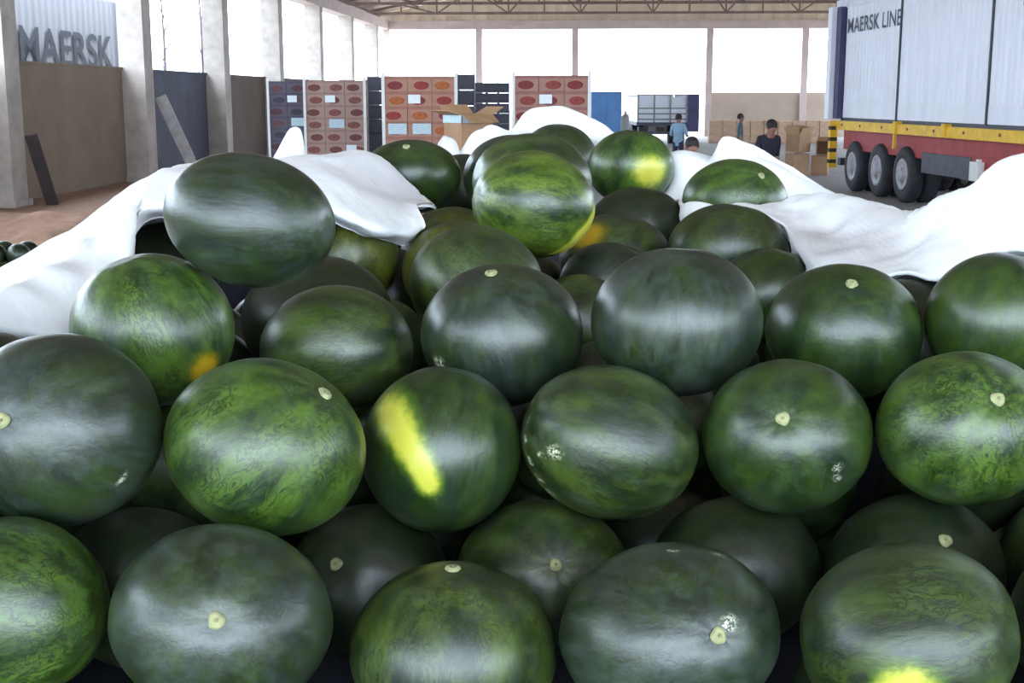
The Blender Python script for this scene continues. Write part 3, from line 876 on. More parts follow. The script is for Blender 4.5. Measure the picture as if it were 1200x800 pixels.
    for s in (-1, 1):
        MB().lathe([(0.004, -0.008), (0.011, 0), (0.004, 0.008)], c=(s * 0.032, hc.y - 0.088, hc.z - 0.012), n=8).build('eye', M['eye'], e, True)
        MB().lathe([(0.008, -0.03), (0.017, 0.0), (0.01, 0.03)], c=(s * 0.09, hc.y + 0.005, hc.z - 0.02), n=8).build('ear', M['skin'], e, True)
    MB().lathe([(0.018, -0.025), (0.012, 0), (0.005, 0.025)], c=(0, hc.y - 0.092, hc.z - 0.035), n=8).build('nose', M['skin'], e, True)
    MB().box(-0.024, 0.024, hc.y - 0.092, hc.y - 0.075, hc.z - 0.078, hc.z - 0.066).build('mouth', M['lip'], e)
    return e
def stand_at(px, zc):
    p = P(px, 115, zc); return (p[0], p[1], 0)
person(stand_at(796, 33.0), 2.6, 1.56, 'person in pale blue shirt and dark trousers near the cargo truck', M['shirt_blue'], M['trousers'], 'forward')
person(stand_at(869, 33.5), 1.45, 1.56, 'slim person in dark teal clothes seen from the side by pale crates', M['cloth_teal'], M['trousers'])
person(stand_at(901.5, 20.6), 0.25, 1.62, 'person in a dark jacket walking beside the discarded cartons', M['cloth_dark'], M['cloth_dark'], 'walk', 0.45)
person(stand_at(812.5, 15.2), 0.1, 1.50, 'person with dark hair whose head shows above the truck-side white cloth', M['cloth_red'], M['trousers'])

# ---------------------------------------------------------------- bed that carries the heap
bed = empty('cargo_bed', (0.05, 3.3, 0)); tag(bed, 'low sided cargo bed holding the heap of watermelons under white cloth', 'trailer')
FLZ = 0.92
kid(MB().box(-1.1, 1.22, 1.42, 5.35, FLZ - 0.08, FLZ), 'bed_floor', M['dark_steel'], bed)
kid(MB().box(-1.14, -1.09, 1.42, 5.35, FLZ - 0.08, 1.44), 'side_board', M['dark_steel'], bed)
kid(MB().box(1.21, 1.26, 1.42, 5.35, FLZ - 0.08, 1.44), 'side_board', M['dark_steel'], bed)
kid(MB().box(-1.1, 1.22, 5.33, 5.38, FLZ - 0.08, 1.44), 'end_board', M['dark_steel'], bed)
kid(MB().box(-1.1, 1.22, 1.38, 1.43, FLZ - 0.08, 1.08), 'tail_board', M['dark_steel'], bed)
for x in (-0.7, 0.8): kid(MB().box(x - 0.06, x + 0.06, 1.45, 5.3, 0.7, FLZ - 0.08), 'frame_beam', M['dark_steel'], bed)
for x in (-0.98, 0.83):
    for y in (2.2, 4.4):
        kid(MB().lathe([(0.2, 0), (0.36, 0.02), (0.40, 0.06), (0.40, 0.2), (0.36, 0.25), (0.2, 0.27)], c=(x, y, 0.40), axis='x', n=20), 'wheel', M['black_rubber'], bed, True)
for y in (2.2, 4.4): kid(MB().box(-0.8, 0.9, y - 0.05, y + 0.05, 0.35, 0.72), 'axle', M['dark_steel'], bed)

# ---------------------------------------------------------------- where the watermelons of the heap lie
# key, centre, half sizes across the view (matrix xx, xy, yy), half depth, look, pole direction (right, up, near), stem scar seen, marks (direction, size, kind), label
MELONS = [
    ('a1', (-0.696, 1.693, 1.252), (0.1267, -0.0044, 0.124), 0.118, 'stripe', (0.99, 0.099, 0.099), 0, [], 'green watermelon with pale streaks beside the wide bloomed one with central round scar'),
    ('a2', (-0.396, 1.649, 1.251), (0.15, -0.0036, 0.1277), 0.142, 'bloom', (0.16, 0.219, 0.963), 1, [], 'broad dark watermelon with pale round stem scar in the middle of grey bloom'),
    ('a3', (-0.085, 1.736, 1.163), (0.1489, -0.0008, 0.131), 0.142, 'mottle', (0.011, 0.98, 0.2), 1, [], 'mottled dark watermelon with tiny scar on top, between two wide scarred bloomed melons'),
    ('a4', (0.222, 1.688, 1.213), (0.1541, 0.0021, 0.1259), 0.142, 'bloom', (0.31, 0.206, 0.928), 1, [([0.406, 0.311, 0.859], 0.05, 'w'), ([-0.01, 0.968, 0.252], 0.03, 'w'), ([0.398, 0.9, 0.177], 0.03, 'w')], 'wide dark watermelon with off-centre stem scar and white scratches around it'),
    ('a5', (0.54, 1.643, 1.228), (0.1456, 0.0053, 0.1282), 0.142, 'vein', (0.967, 0.153, 0.204), 0, [([-0.27, -0.314, 0.91], 0.34, 'y')], 'heavily veined green watermelon with a yellow ground spot low on its belly'),
    ('a6', (0.86, 1.733, 1.217), (0.1373, 0.0077, 0.1282), 0.142, 'mottle', (0.0, 0.981, 0.196), 0, [], 'watermelon at the outer flank beside the heavily veined one with low yellow spot'),
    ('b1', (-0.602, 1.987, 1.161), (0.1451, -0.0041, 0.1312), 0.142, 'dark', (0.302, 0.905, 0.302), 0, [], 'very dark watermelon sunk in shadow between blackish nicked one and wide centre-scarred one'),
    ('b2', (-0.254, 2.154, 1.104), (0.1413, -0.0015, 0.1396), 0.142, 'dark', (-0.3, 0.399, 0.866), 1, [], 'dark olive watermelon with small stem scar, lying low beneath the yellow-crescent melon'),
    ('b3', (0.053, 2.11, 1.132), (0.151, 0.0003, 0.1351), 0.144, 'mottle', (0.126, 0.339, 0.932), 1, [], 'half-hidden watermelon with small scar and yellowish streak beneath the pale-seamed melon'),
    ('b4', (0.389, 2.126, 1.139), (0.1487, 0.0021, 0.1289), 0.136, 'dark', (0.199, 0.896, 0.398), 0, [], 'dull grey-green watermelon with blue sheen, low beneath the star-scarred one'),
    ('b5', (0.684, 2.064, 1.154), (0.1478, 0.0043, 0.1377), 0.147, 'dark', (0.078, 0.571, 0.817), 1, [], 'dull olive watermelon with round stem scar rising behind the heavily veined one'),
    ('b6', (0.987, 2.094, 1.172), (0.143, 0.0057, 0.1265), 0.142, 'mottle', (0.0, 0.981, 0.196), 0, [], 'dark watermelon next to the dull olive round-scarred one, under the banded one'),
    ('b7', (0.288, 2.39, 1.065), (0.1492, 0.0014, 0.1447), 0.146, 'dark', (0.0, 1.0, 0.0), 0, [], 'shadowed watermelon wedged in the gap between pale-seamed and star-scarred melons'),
    ('c1', (-0.678, 1.855, 1.463), (0.1517, -0.0015, 0.1448), 0.135, 'bloom', (-0.221, 0.154, 0.963), 1, [([0.756, -0.443, 0.482], 0.028, 'w')], 'large blackish watermelon with blue-grey bloom and a small white nick'),
    ('c2', (-0.376, 1.893, 1.426), (0.1515, -0.0052, 0.1357), 0.143, 'stripe', (0.676, 0.653, 0.341), 1, [], 'bright green tilted watermelon with dark meandering veins and oval scar near its shoulder'),
    ('c3', (-0.121, 2.126, 1.359), (0.1373, -0.0003, 0.1429), 0.141, 'plain', (0.201, 0.974, 0.1), 0, [([-0.253, 0.168, 0.953], 0.42, 'c')], 'round watermelon with a bold yellow crescent on its face'),
    ('c4', (0.166, 2.097, 1.379), (0.1497, -0.0047, 0.1306), 0.139, 'mottle', (-0.921, 0.358, 0.153), 0, [([-0.656, -0.094, 0.749], 0.055, 'w'), ([-0.801, -0.136, 0.584], 0.03, 'w'), ([-0.578, 0.815, -0.041], 0.035, 'w'), ([-0.729, 0.683, -0.04], 0.035, 'w'), ([-0.866, 0.496, 0.06], 0.035, 'w'), ([-0.933, 0.264, 0.245], 0.035, 'w'), ([-0.951, 0.018, 0.309], 0.035, 'w'), ([-0.912, -0.25, 0.325], 0.035, 'w'), ([-0.824, -0.464, 0.324], 0.035, 'w'), ([-0.706, -0.649, 0.283], 0.035, 'w')], 'watermelon with a pale scratched seam at one end and yellowish lower flank'),
    ('c5', (0.462, 2.087, 1.392), (0.1418, 0.0011, 0.13), 0.135, 'plain', (-0.235, 0.287, 0.929), 1, [([0.397, -0.329, 0.857], 0.03, 'w'), ([0.405, -0.462, 0.789], 0.025, 'w')], 'clean deep-green watermelon with star-shaped scar and small white scratch'),
    ('c6', (0.74, 2.033, 1.418), (0.1398, 0.0017, 0.1266), 0.136, 'stripe', (0.07, 0.435, 0.898), 1, [], 'green watermelon with broad dull bands and pale scar near its shoulder'),
    ('d1', (-0.633, 2.217, 1.549), (0.1416, -0.0015, 0.1352), 0.135, 'stripe', (-0.302, 0.905, 0.302), 0, [([0.749, -0.488, 0.448], 0.26, 'o')], 'light green watermelon with small orange-yellow spot, touching the wall-side white cloth'),
    ('d2', (-0.336, 2.414, 1.476), (0.1463, -0.0001, 0.1228), 0.133, 'mottle', (0.949, 0.1, 0.3), 0, [], 'netted pale green watermelon with light streak on one end, below the perched oblong'),
    ('d3', (-0.019, 2.353, 1.516), (0.1513, 0.0, 0.1338), 0.142, 'bloom', (-0.129, 0.853, 0.505), 1, [([-0.741, -0.384, 0.552], 0.06, 'w')], 'dark glossy watermelon with pale scar on top and cream-streaked shoulder'),
    ('d4', (0.297, 2.264, 1.556), (0.1533, -0.0001, 0.1345), 0.143, 'bloom', (0.051, 0.994, 0.101), 0, [], 'bulky dark watermelon with wide blue-white sheen and vertical dull streaks'),
    ('d5', (0.638, 2.427, 1.509), (0.1483, -0.0001, 0.1313), 0.141, 'plain', (-0.071, 0.678, 0.731), 1, [], 'dark green watermelon with pale scar on top, beside the thick truck-side cloth roll'),
    ('d6', (0.918, 2.369, 1.54), (0.1377, -0.0004, 0.128), 0.136, 'plain', (0.202, 0.958, 0.202), 0, [], 'smooth grey-green watermelon lying under the thick truck-side white cloth roll'),
    ('d7', (-0.635, 2.338, 1.29), (0.1562, -0.0017, 0.1476), 0.149, 'mottle', (0.0, 1.0, 0.0), 0, [], 'olive watermelon barely visible between the blackish nicked one and the veined tilted one'),
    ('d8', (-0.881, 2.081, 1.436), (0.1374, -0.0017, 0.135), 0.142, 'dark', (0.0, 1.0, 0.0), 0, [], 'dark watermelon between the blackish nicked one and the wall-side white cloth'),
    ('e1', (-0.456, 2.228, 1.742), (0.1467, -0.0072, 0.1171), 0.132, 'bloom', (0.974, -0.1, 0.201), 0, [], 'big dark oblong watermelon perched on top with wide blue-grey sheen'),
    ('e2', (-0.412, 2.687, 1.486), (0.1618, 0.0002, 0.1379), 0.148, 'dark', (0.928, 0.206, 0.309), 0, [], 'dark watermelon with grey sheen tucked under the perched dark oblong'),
    ('e3', (-0.412, 3.265, 1.551), (0.1214, 0.0005, 0.1309), 0.124, 'yellow', (-0.309, 0.928, 0.206), 0, [], 'yellowish green watermelon directly under the hanging white cloth corner'),
    ('e4', (-0.176, 3.705, 1.502), (0.1487, 0.0002, 0.141), 0.143, 'yellow', (-0.202, 0.958, 0.202), 0, [], 'olive watermelon, rearmost of three overlapping ones under the pale-streaked top melon'),
    ('e5', (-0.134, 3.261, 1.513), (0.1487, 0.0002, 0.1311), 0.138, 'yellow', (-0.309, 0.928, 0.206), 0, [], 'olive rimmed watermelon, middle of three overlapping ones below the pale-streaked top melon'),
    ('e6', (-0.079, 2.809, 1.541), (0.1499, -0.0042, 0.1351), 0.142, 'mottle', (-0.505, 0.808, 0.303), 0, [], 'grey-green watermelon, foremost of three overlapping ones behind glossy cream-shouldered melon'),
    ('f1', (0.053, 3.15, 1.693), (0.1505, -0.0021, 0.1312), 0.139, 'paleband', (-0.925, 0.149, 0.348), 0, [([0.873, -0.487, 0.005], 0.3, 'Y')], 'pale-streaked watermelon crowning the heap with yellow edge at its lower side'),
    ('f2', (-0.318, 4.03, 1.708), (0.1597, 0.0007, 0.1161), 0.137, 'plain', (-0.035, 0.706, 0.707), 1, [], 'dark watermelon lying on white cloth below the open brown carton'),
    ('f3', (0.054, 3.432, 1.731), (0.1591, -0.0001, 0.1283), 0.143, 'mottle', (-0.928, 0.206, 0.309), 0, [], 'grey-green watermelon close behind the pale-streaked crowning one'),
    ('f4', (0.006, 4.045, 1.704), (0.1607, -0.0, 0.1352), 0.148, 'bloom', (-0.928, 0.206, 0.309), 0, [], 'grey bloomed watermelon behind the crowning one under the rear white cloth'),
    ('f5', (0.176, 4.848, 1.72), (0.1472, -0.0004, 0.1362), 0.142, 'mottle', (0.0, 0.949, 0.316), 0, [], 'small grey-green watermelon peeking over the crowning one against the rear white cloth'),
    ('f6', (0.418, 4.547, 1.71), (0.1528, -0.0009, 0.1309), 0.142, 'stripe', (0.205, 0.973, 0.102), 0, [([0.384, -0.236, 0.893], 0.55, 'y')], 'green watermelon with a large bright yellow ground spot by the rear cloth'),
    ('f7', (0.696, 4.01, 1.632), (0.1632, -0.0014, 0.1323), 0.145, 'stripe', (0.396, 0.531, 0.749), 1, [], 'watermelon nested between two folds of the truck-side white cloth'),
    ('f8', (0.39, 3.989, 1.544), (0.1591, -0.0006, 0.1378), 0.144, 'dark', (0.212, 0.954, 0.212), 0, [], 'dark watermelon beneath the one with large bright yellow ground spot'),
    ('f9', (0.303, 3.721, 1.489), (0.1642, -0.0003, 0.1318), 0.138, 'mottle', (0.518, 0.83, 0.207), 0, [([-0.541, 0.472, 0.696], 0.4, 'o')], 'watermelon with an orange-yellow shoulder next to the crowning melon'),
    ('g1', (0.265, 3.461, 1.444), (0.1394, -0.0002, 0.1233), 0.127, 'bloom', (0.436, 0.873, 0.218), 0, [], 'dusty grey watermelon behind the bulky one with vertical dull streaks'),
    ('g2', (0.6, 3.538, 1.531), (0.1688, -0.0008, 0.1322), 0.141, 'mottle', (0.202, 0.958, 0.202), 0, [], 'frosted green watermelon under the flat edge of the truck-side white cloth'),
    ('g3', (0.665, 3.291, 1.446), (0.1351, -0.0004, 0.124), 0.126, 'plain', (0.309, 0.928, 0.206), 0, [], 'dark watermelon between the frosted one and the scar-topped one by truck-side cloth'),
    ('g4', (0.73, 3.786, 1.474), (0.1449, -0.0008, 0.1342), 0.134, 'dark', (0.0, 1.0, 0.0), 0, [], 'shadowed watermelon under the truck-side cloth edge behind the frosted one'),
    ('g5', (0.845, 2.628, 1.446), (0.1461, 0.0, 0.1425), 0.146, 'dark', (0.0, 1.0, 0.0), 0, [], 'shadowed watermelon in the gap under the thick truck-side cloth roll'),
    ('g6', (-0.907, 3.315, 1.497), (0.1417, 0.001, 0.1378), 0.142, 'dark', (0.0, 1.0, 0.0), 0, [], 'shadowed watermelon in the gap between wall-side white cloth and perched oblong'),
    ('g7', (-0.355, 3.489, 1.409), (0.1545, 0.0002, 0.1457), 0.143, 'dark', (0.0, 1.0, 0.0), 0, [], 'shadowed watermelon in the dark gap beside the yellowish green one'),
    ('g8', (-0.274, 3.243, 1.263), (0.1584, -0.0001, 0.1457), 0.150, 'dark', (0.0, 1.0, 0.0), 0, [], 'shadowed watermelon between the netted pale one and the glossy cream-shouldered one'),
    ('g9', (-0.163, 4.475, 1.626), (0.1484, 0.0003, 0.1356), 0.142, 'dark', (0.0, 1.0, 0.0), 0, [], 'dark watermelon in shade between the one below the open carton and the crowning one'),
]
# lower layers, glimpsed through the gaps: x, y, z, radius
LOWER = [
    (-0.192, 3.513, 1.041, 0.111), (0.014, 4.442, 1.055, 0.125), (-0.667, 3.697, 1.068, 0.138), (-0.488, 2.702, 1.069, 0.139), (0.943, 3.62, 1.055, 0.125),
    (0.922, 2.444, 1.057, 0.127), (0.012, 3.729, 1.054, 0.124), (-0.221, 3.049, 1.044, 0.114), (0.536, 2.804, 1.066, 0.136), (-0.187, 2.469, 1.064, 0.134),
    (0.871, 4.611, 1.054, 0.124), (0.059, 2.767, 1.059, 0.129), (0.764, 3.334, 1.05, 0.12), (0.252, 3.956, 1.049, 0.119), (0.469, 4.711, 1.065, 0.135),
    (-0.283, 3.783, 1.068, 0.138), (0.037, 4.745, 1.06, 0.13), (-0.35, 4.244, 1.043, 0.113), (-0.874, 2.018, 1.051, 0.121), (0.684, 3.713, 1.055, 0.125),
    (-0.282, 4.518, 1.046, 0.116), (0.413, 4.244, 1.058, 0.128), (-0.771, 3.229, 1.054, 0.124), (-0.926, 2.333, 1.067, 0.137), (0.264, 3.179, 1.041, 0.111),
    (-0.556, 3.44, 1.04, 0.11), (0.093, 3.421, 1.047, 0.117), (0.411, 3.451, 1.06, 0.13), (-0.788, 2.68, 1.056, 0.126), (-0.928, 1.753, 1.054, 0.124),
    (0.92, 3.99, 1.041, 0.111), (0.781, 4.236, 1.052, 0.122), (0.271, 1.885, 1.042, 0.112), (-0.805, 2.969, 1.058, 0.128), (-0.074, 4.121, 1.049, 0.119),
    (-0.421, 1.791, 1.041, 0.111), (-0.678, 3.972, 1.053, 0.123), (0.678, 3.048, 1.068, 0.138), (0.656, 2.358, 1.039, 0.109), (-0.508, 2.991, 1.046, 0.116),
    (-0.55, 2.448, 1.049, 0.119), (0.624, 4.447, 1.05, 0.12), (0.536, 1.828, 1.039, 0.109), (0.303, 2.702, 1.045, 0.115), (1.058, 1.814, 1.055, 0.125),
    (0.946, 2.816, 1.043, 0.113), (0.676, 3.992, 1.038, 0.108), (-0.647, 2.236, 1.041, 0.111), (-0.217, 2.75, 1.056, 0.126), (0.354, 3.722, 1.044, 0.114),
    (0.221, 2.955, 1.041, 0.111), (-0.447, 3.228, 1.047, 0.117), (-0.842, 3.478, 1.043, 0.113), (0.15, 4.231, 1.052, 0.122), (-0.091, 3.252, 1.042, 0.112),
    (0.704, 1.627, 1.041, 0.111), (0.511, 2.542, 1.041, 0.111), (-0.707, 2.914, 1.377, 0.112), (-0.305, 2.912, 1.385, 0.113), (0.503, 3.215, 1.224, 0.134),
    (0.597, 4.745, 1.293, 0.123), (0.507, 4.293, 1.307, 0.108), (0.868, 3.836, 1.253, 0.114), (-0.372, 4.199, 1.403, 0.128), (-0.216, 3.91, 1.333, 0.11),
    (0.399, 2.966, 1.281, 0.122), (-0.071, 4.175, 1.353, 0.113), (0.251, 4.673, 1.226, 0.114), (0.347, 4.442, 1.374, 0.111), (0.942, 3.018, 1.23, 0.109),
    (0.429, 2.712, 1.369, 0.108), (-0.027, 3.504, 1.286, 0.12), (-0.248, 4.706, 1.368, 0.117), (0.161, 3.007, 1.417, 0.123), (0.832, 4.619, 1.338, 0.122),
    (-0.235, 4.428, 1.338, 0.124), (0.223, 4.145, 1.272, 0.116), (-0.618, 3.98, 1.4, 0.111), (-0.604, 3.147, 1.28, 0.124), (-0.003, 2.613, 1.306, 0.128),
    (0.706, 2.933, 1.366, 0.113), (0.851, 4.306, 1.28, 0.111), (0.947, 3.613, 1.341, 0.122), (0.66, 4.103, 1.352, 0.136), (0.058, 3.945, 1.36, 0.12),
    (0.549, 3.845, 1.234, 0.109), (0.054, 3.218, 1.308, 0.123), (-0.513, 3.786, 1.303, 0.127), (-0.873, 2.468, 1.291, 0.108), (-0.035, 4.659, 1.28, 0.114),
    (-0.042, 2.94, 1.274, 0.112), (0.12, 4.383, 1.282, 0.115), (0.95, 3.316, 1.338, 0.114), (-0.652, 2.679, 1.361, 0.11), (0.106, 2.369, 1.294, 0.109),
    (0.527, 2.355, 1.246, 0.13), (0.837, 2.281, 1.265, 0.114), (0.616, 3.518, 1.213, 0.126), (-0.327, 2.592, 1.267, 0.11), (0.291, 3.219, 1.398, 0.113),
    (-0.645, 3.452, 1.302, 0.14), (-0.396, 4.713, 1.175, 0.109), (0.623, 2.611, 1.302, 0.116), (0.603, 4.491, 1.364, 0.115), (1.045, 2.383, 1.258, 0.108),
    (-0.94, 1.849, 1.276, 0.112), (-0.117, 2.37, 1.282, 0.109), (-0.328, 4.056, 1.204, 0.111), (0.2, 2.788, 1.306, 0.115), (0.132, 3.717, 1.275, 0.111),
    (0.393, 3.61, 1.26, 0.113), (-0.578, 1.603, 1.049, 0.112), (0.391, 4.681, 1.416, 0.11), (0.343, 3.946, 1.298, 0.102), (0.899, 4.062, 1.282, 0.103),
    (-0.432, 3.6, 1.159, 0.102), (0.958, 2.667, 1.216, 0.112), (-0.155, 4.315, 1.152, 0.102), (0.327, 2.528, 1.292, 0.107), (-0.231, 4.739, 1.034, 0.102),
    (0.371, 4.479, 1.135, 0.106), (0.023, 2.353, 1.049, 0.101), (0.767, 3.142, 1.274, 0.102), (-0.948, 1.614, 1.273, 0.111), (-0.303, 1.609, 1.032, 0.102),
    (-0.852, 2.7, 1.275, 0.101), (-0.353, 2.362, 1.236, 0.111), (-0.812, 3.112, 1.387, 0.105), (1.071, 1.887, 1.295, 0.105), (1.087, 1.629, 1.27, 0.102),
]

def heap_shapes():
    out = []
    Bm = np.stack([RI, UP, -FW], 1)
    for k, c, S, rd, *_ in MELONS:
        Q = np.array([[S[0], S[1], 0], [S[1], S[2], 0], [0, 0, rd]])
        out.append((k, np.array(c), Bm @ np.linalg.inv(Q) @ Bm.T, rd))
    for i, (x, y, z, r) in enumerate(LOWER): out.append(('low%d' % i, np.array([x, y, z]), np.eye(3) / r, r))
    return out
HEAP = heap_shapes()
def drape(a, lift, rounds=16):
    """lay a cloth grid over the melons: points inside a melon slide out, each melon pushing its points one way"""
    n, m = a.shape[:2]
    ways = {}
    for rd_ in range(rounds):
        moved = np.zeros((n, m), bool)
        for k, c, Qi, r in HEAP:
            g = 1.012 + lift / r
            d = a - c
            l = np.linalg.norm(d @ Qi.T, axis=2)
            ins = l < g
            if not ins.any(): continue
            if k not in ways:
                w = d[ins].mean(0) + np.array([0, 0, 0.25 * r]); ways[k] = w / np.linalg.norm(w)
            w = ways[k]
            wq = Qi @ w
            dq = d[ins] @ Qi.T
            A_ = wq @ wq; B_ = dq @ wq; C_ = (dq ** 2).sum(1) - g * g
            s = (-B_ + np.sqrt(np.maximum(B_ * B_ - A_ * C_, 0))) / A_
            a[ins] += s[:, None] * w
            moved |= ins
        if not moved.any(): break
        if rd_ < 4:
            for _ in range(2):   # ease the cloth beside the pushed points
                b = a.copy()
                b[1:-1, 1:-1] = (a[:-2, 1:-1] + a[2:, 1:-1] + a[1:-1, :-2] + a[1:-1, 2:]) / 4
                near = moved.copy()
                for q in range(3):
                    z = near.copy(); z[1:] |= near[:-1]; z[:-1] |= near[1:]; z[:, 1:] |= near[:, :-1]; z[:, :-1] |= near[:, 1:]; near = z
                a[near] = 0.5 * a[near] + 0.5 * b[near]
    return a

# ---------------------------------------------------------------- white cloth
def crom(p, n):
    p = np.asarray(p, float); out = []
    q = np.concatenate([[2 * p[0] - p[1]], p, [2 * p[-1] - p[-2]]])
    for i in range(1, len(q) - 2):
        for k in range(n):
            t = k / n
            a, b, c, d = q[i - 1], q[i], q[i + 1], q[i + 2]
            out.append(0.5 * ((2 * b) + (-a + c) * t + (2 * a - 5 * b + 4 * c - d) * t * t + (-a + 3 * b - 3 * c + d) * t ** 3))
    out.append(p[-1]); return np.array(out)
def loft(rows, nu=8, nv=7, wr=0.010, seed=0.0, th=0.008):
    """rows[station][profile point] -> (verts, faces): smooth wrinkled double sided cloth"""
    a = np.array(rows, float)
    a = np.stack([crom(a[:, k], nu) for k in range(a.shape[1])], 1)
    a = np.stack([crom(a[i], nv) for i in range(a.shape[0])], 0)
    n, m = a.shape[:2]
    du = np.gradient(a, axis=0); dv = np.gradient(a, axis=1)
    nr = np.cross(du, dv); nr /= np.maximum(np.linalg.norm(nr, axis=2, keepdims=True), 1e-9)
    for i in range(n):
        for k in range(m):
            p = Vector(a[i, k])
            h = noise.noise(p * 5 + Vector((seed, 0, 0))) * wr * 1.4 + (1 - abs(noise.noise(p * 9 + Vector((0, seed, 0)))) * 2) * wr * 0.7 + noise.noise(p * 24) * wr * 0.3
            a[i, k] += nr[i, k] * h
    a = drape(a, 0.5 * th + 0.004)
    du = np.gradient(a, axis=0); dv = np.gradient(a, axis=1)
    nr = np.cross(du, dv); nr /= np.maximum(np.linalg.norm(nr, axis=2, keepdims=True), 1e-9)
    V = [tuple(x) for x in (a + nr * th * 0.5).reshape(-1, 3)] + [tuple(x) for x in (a - nr * th * 0.5).reshape(-1, 3)]
    F = []
    N = n * m
    for i in range(n - 1):
        for k in range(m - 1):
            q = i * m + k
            F.append((q, q + m, q + m + 1, q + 1)); F.append((N + q, N + q + 1, N + q + m + 1, N + q + m))
    edge = [(i * m, (i + 1) * m) for i in range(n - 1)] + [((i + 1) * m + m - 1, i * m + m - 1) for i in range(n - 1)]
    edge += [(k + 1, k) for k in range(m - 1)] + [((n - 1) * m + k, (n - 1) * m + k + 1) for k in range(m - 1)]
    for p, q in edge: F.append((p, q, N + q, N + p))
    return V, F
def cloth(name, lofts, label):
    V, F = [], []
    for v, f in lofts:
        k = len(V); V += v; F += [tuple(i + k for i in q) for q in f]
    c = np.mean(np.array(V), axis=0)
    o = mesh_obj(name, [tuple(np.array(v) - c) for v in V], F, M['cloth'], None, True, tuple(c))
    tag(o, label, 'cloth'); return o
def drop(p, out, dn): return np.array(p) + np.array([out[0], out[1], -dn])

# wall side: (ridge px, py, dist) (inner px, py, dist)
WS = [((-190, 470, 1.75), (-150, 500, 1.72)), ((-95, 412, 2.05), (-70, 440, 1.95)), ((0, 346, 2.38), (8, 386, 2.22)), ((60, 293, 2.62), (82, 392, 2.34)),
      ((120, 238, 2.92), (140, 345, 2.50)), ((178, 205, 3.20), (153, 294, 2.63)), ((216, 197, 3.44), (177, 238, 2.84)), ((296, 192, 3.55), (290, 250, 2.85)),
      ((372, 181, 3.75), (376, 239, 3.02)), ((425, 183, 3.95), (432, 259, 3.08)), ((460, 220, 3.7), (474, 270, 3.18)), ((482, 245, 3.46), (495, 268, 3.26))]
rows = []
for (rx, ry, rz), (ix, iy, iz) in WS:
    a = P(rx, ry, rz); b = P(ix, iy, iz)
    mid = a * 0.45 + b * 0.55 + np.array([0, -0.02, 0.035])
    rows.append([np.array([-1.26, a[1] + 0.1, 1.0]), np.array([-1.20, a[1] + 0.06, min(1.48, a[2] - 0.08)]), a - np.array([0, 0, 0.012]), mid, b, b + np.array([-0.02, 0.06, -0.04])])
l1 = loft(rows, 8, 11, seed=1.0)
fl_rows = []
for x0, y0, x1, y1 in ((320, 190, 324, 182), (328, 190, 333, 164), (336, 190, 341, 151), (346, 190, 351, 152), (353, 190, 355, 172)):
    b0 = P(x0, y0 + 12, 3.72); t0_ = P(x1, y1, 3.80)
    fl_rows.append([b0 + np.array([0, -0.05, -0.06]), b0, b0 * 0.45 + t0_ * 0.55 + np.array([0, -0.02, 0]), t0_, t0_ + np.array([0, 0.05, -0.08])])
cloth('white_cloth', [l1, loft(fl_rows, 5, 5, 0.004, 2.0)], 'thick white cloth draped over the wall-side edge of the melon heap')

BS = [((514, 176, 4.55), (512, 222, 4.42)), ((519, 162, 4.62), (520, 218, 4.45)), ((530, 166, 4.66), (532, 214, 4.50)), ((540, 184, 4.70), (546, 214, 4.56)), ((558, 159, 4.78), (562, 196, 4.62)), ((576, 149, 4.86), (580, 186, 4.72)),
      ((598, 156, 4.95), (602, 186, 4.80)), ((610, 141, 5.0), (614, 184, 4.86)), ((628, 132, 5.06), (630, 182, 4.94)), ((655, 131, 5.10), (658, 176, 4.98)), ((685, 140, 5.08), (688, 178, 4.95)),
      ((712, 154, 5.0), (712, 190, 4.85)), ((745, 176, 4.92), (745, 204, 4.75)), ((778, 186, 4.80), (772, 226, 4.62))]
rows = []
for (rx, ry, rz), (ix, iy, iz) in BS:
    a = P(rx, ry, rz); b = P(ix, iy, iz); mid = a * 0.5 + b * 0.5 + np.array([0, -0.05, 0.01])
    rows.append([np.array([a[0], 5.56, 1.15]), np.array([a[0], 5.46, 1.52]), a, mid, b, b + np.array([0, 0.0, -0.05])])
cloth('white_cloth', [loft(rows, 7, 12, 0.008, 5.0)], 'rumpled white cloth along the rear edge of the heap by the carton stacks')

R1 = [((772, 196, 4.66), (764, 240, 4.45)), ((786, 183, 4.62), (782, 248, 4.38)), ((812, 178, 4.60), (812, 256, 4.32)), ((842, 186, 4.56), (842, 262, 4.28)), ((857, 162, 4.52), (858, 262, 4.26)), ((870, 168, 4.50), (874, 262, 4.25)),
      ((886, 182, 4.46), (892, 260, 4.22)), ((908, 191, 4.42), (914, 256, 4.18)), ((940, 212, 4.34), (944, 252, 4.12)), ((966, 231, 4.26), (972, 256, 4.05)), ((1000, 240, 4.15), (1010, 262, 3.9))]
rows = []
for (rx, ry, rz), (ix, iy, iz) in R1:
    a = P(rx, ry, rz); b = P(ix, iy, iz); mid = a * 0.45 + b * 0.55 + np.array([0, 0.03, -0.01])
    rows.append([np.array([1.38, a[1] + 0.16, 1.1]), np.array([1.33, a[1] + 0.1, 1.47]), a, mid, b])
r1 = loft(rows, 7, 12, 0.007, 8.0)
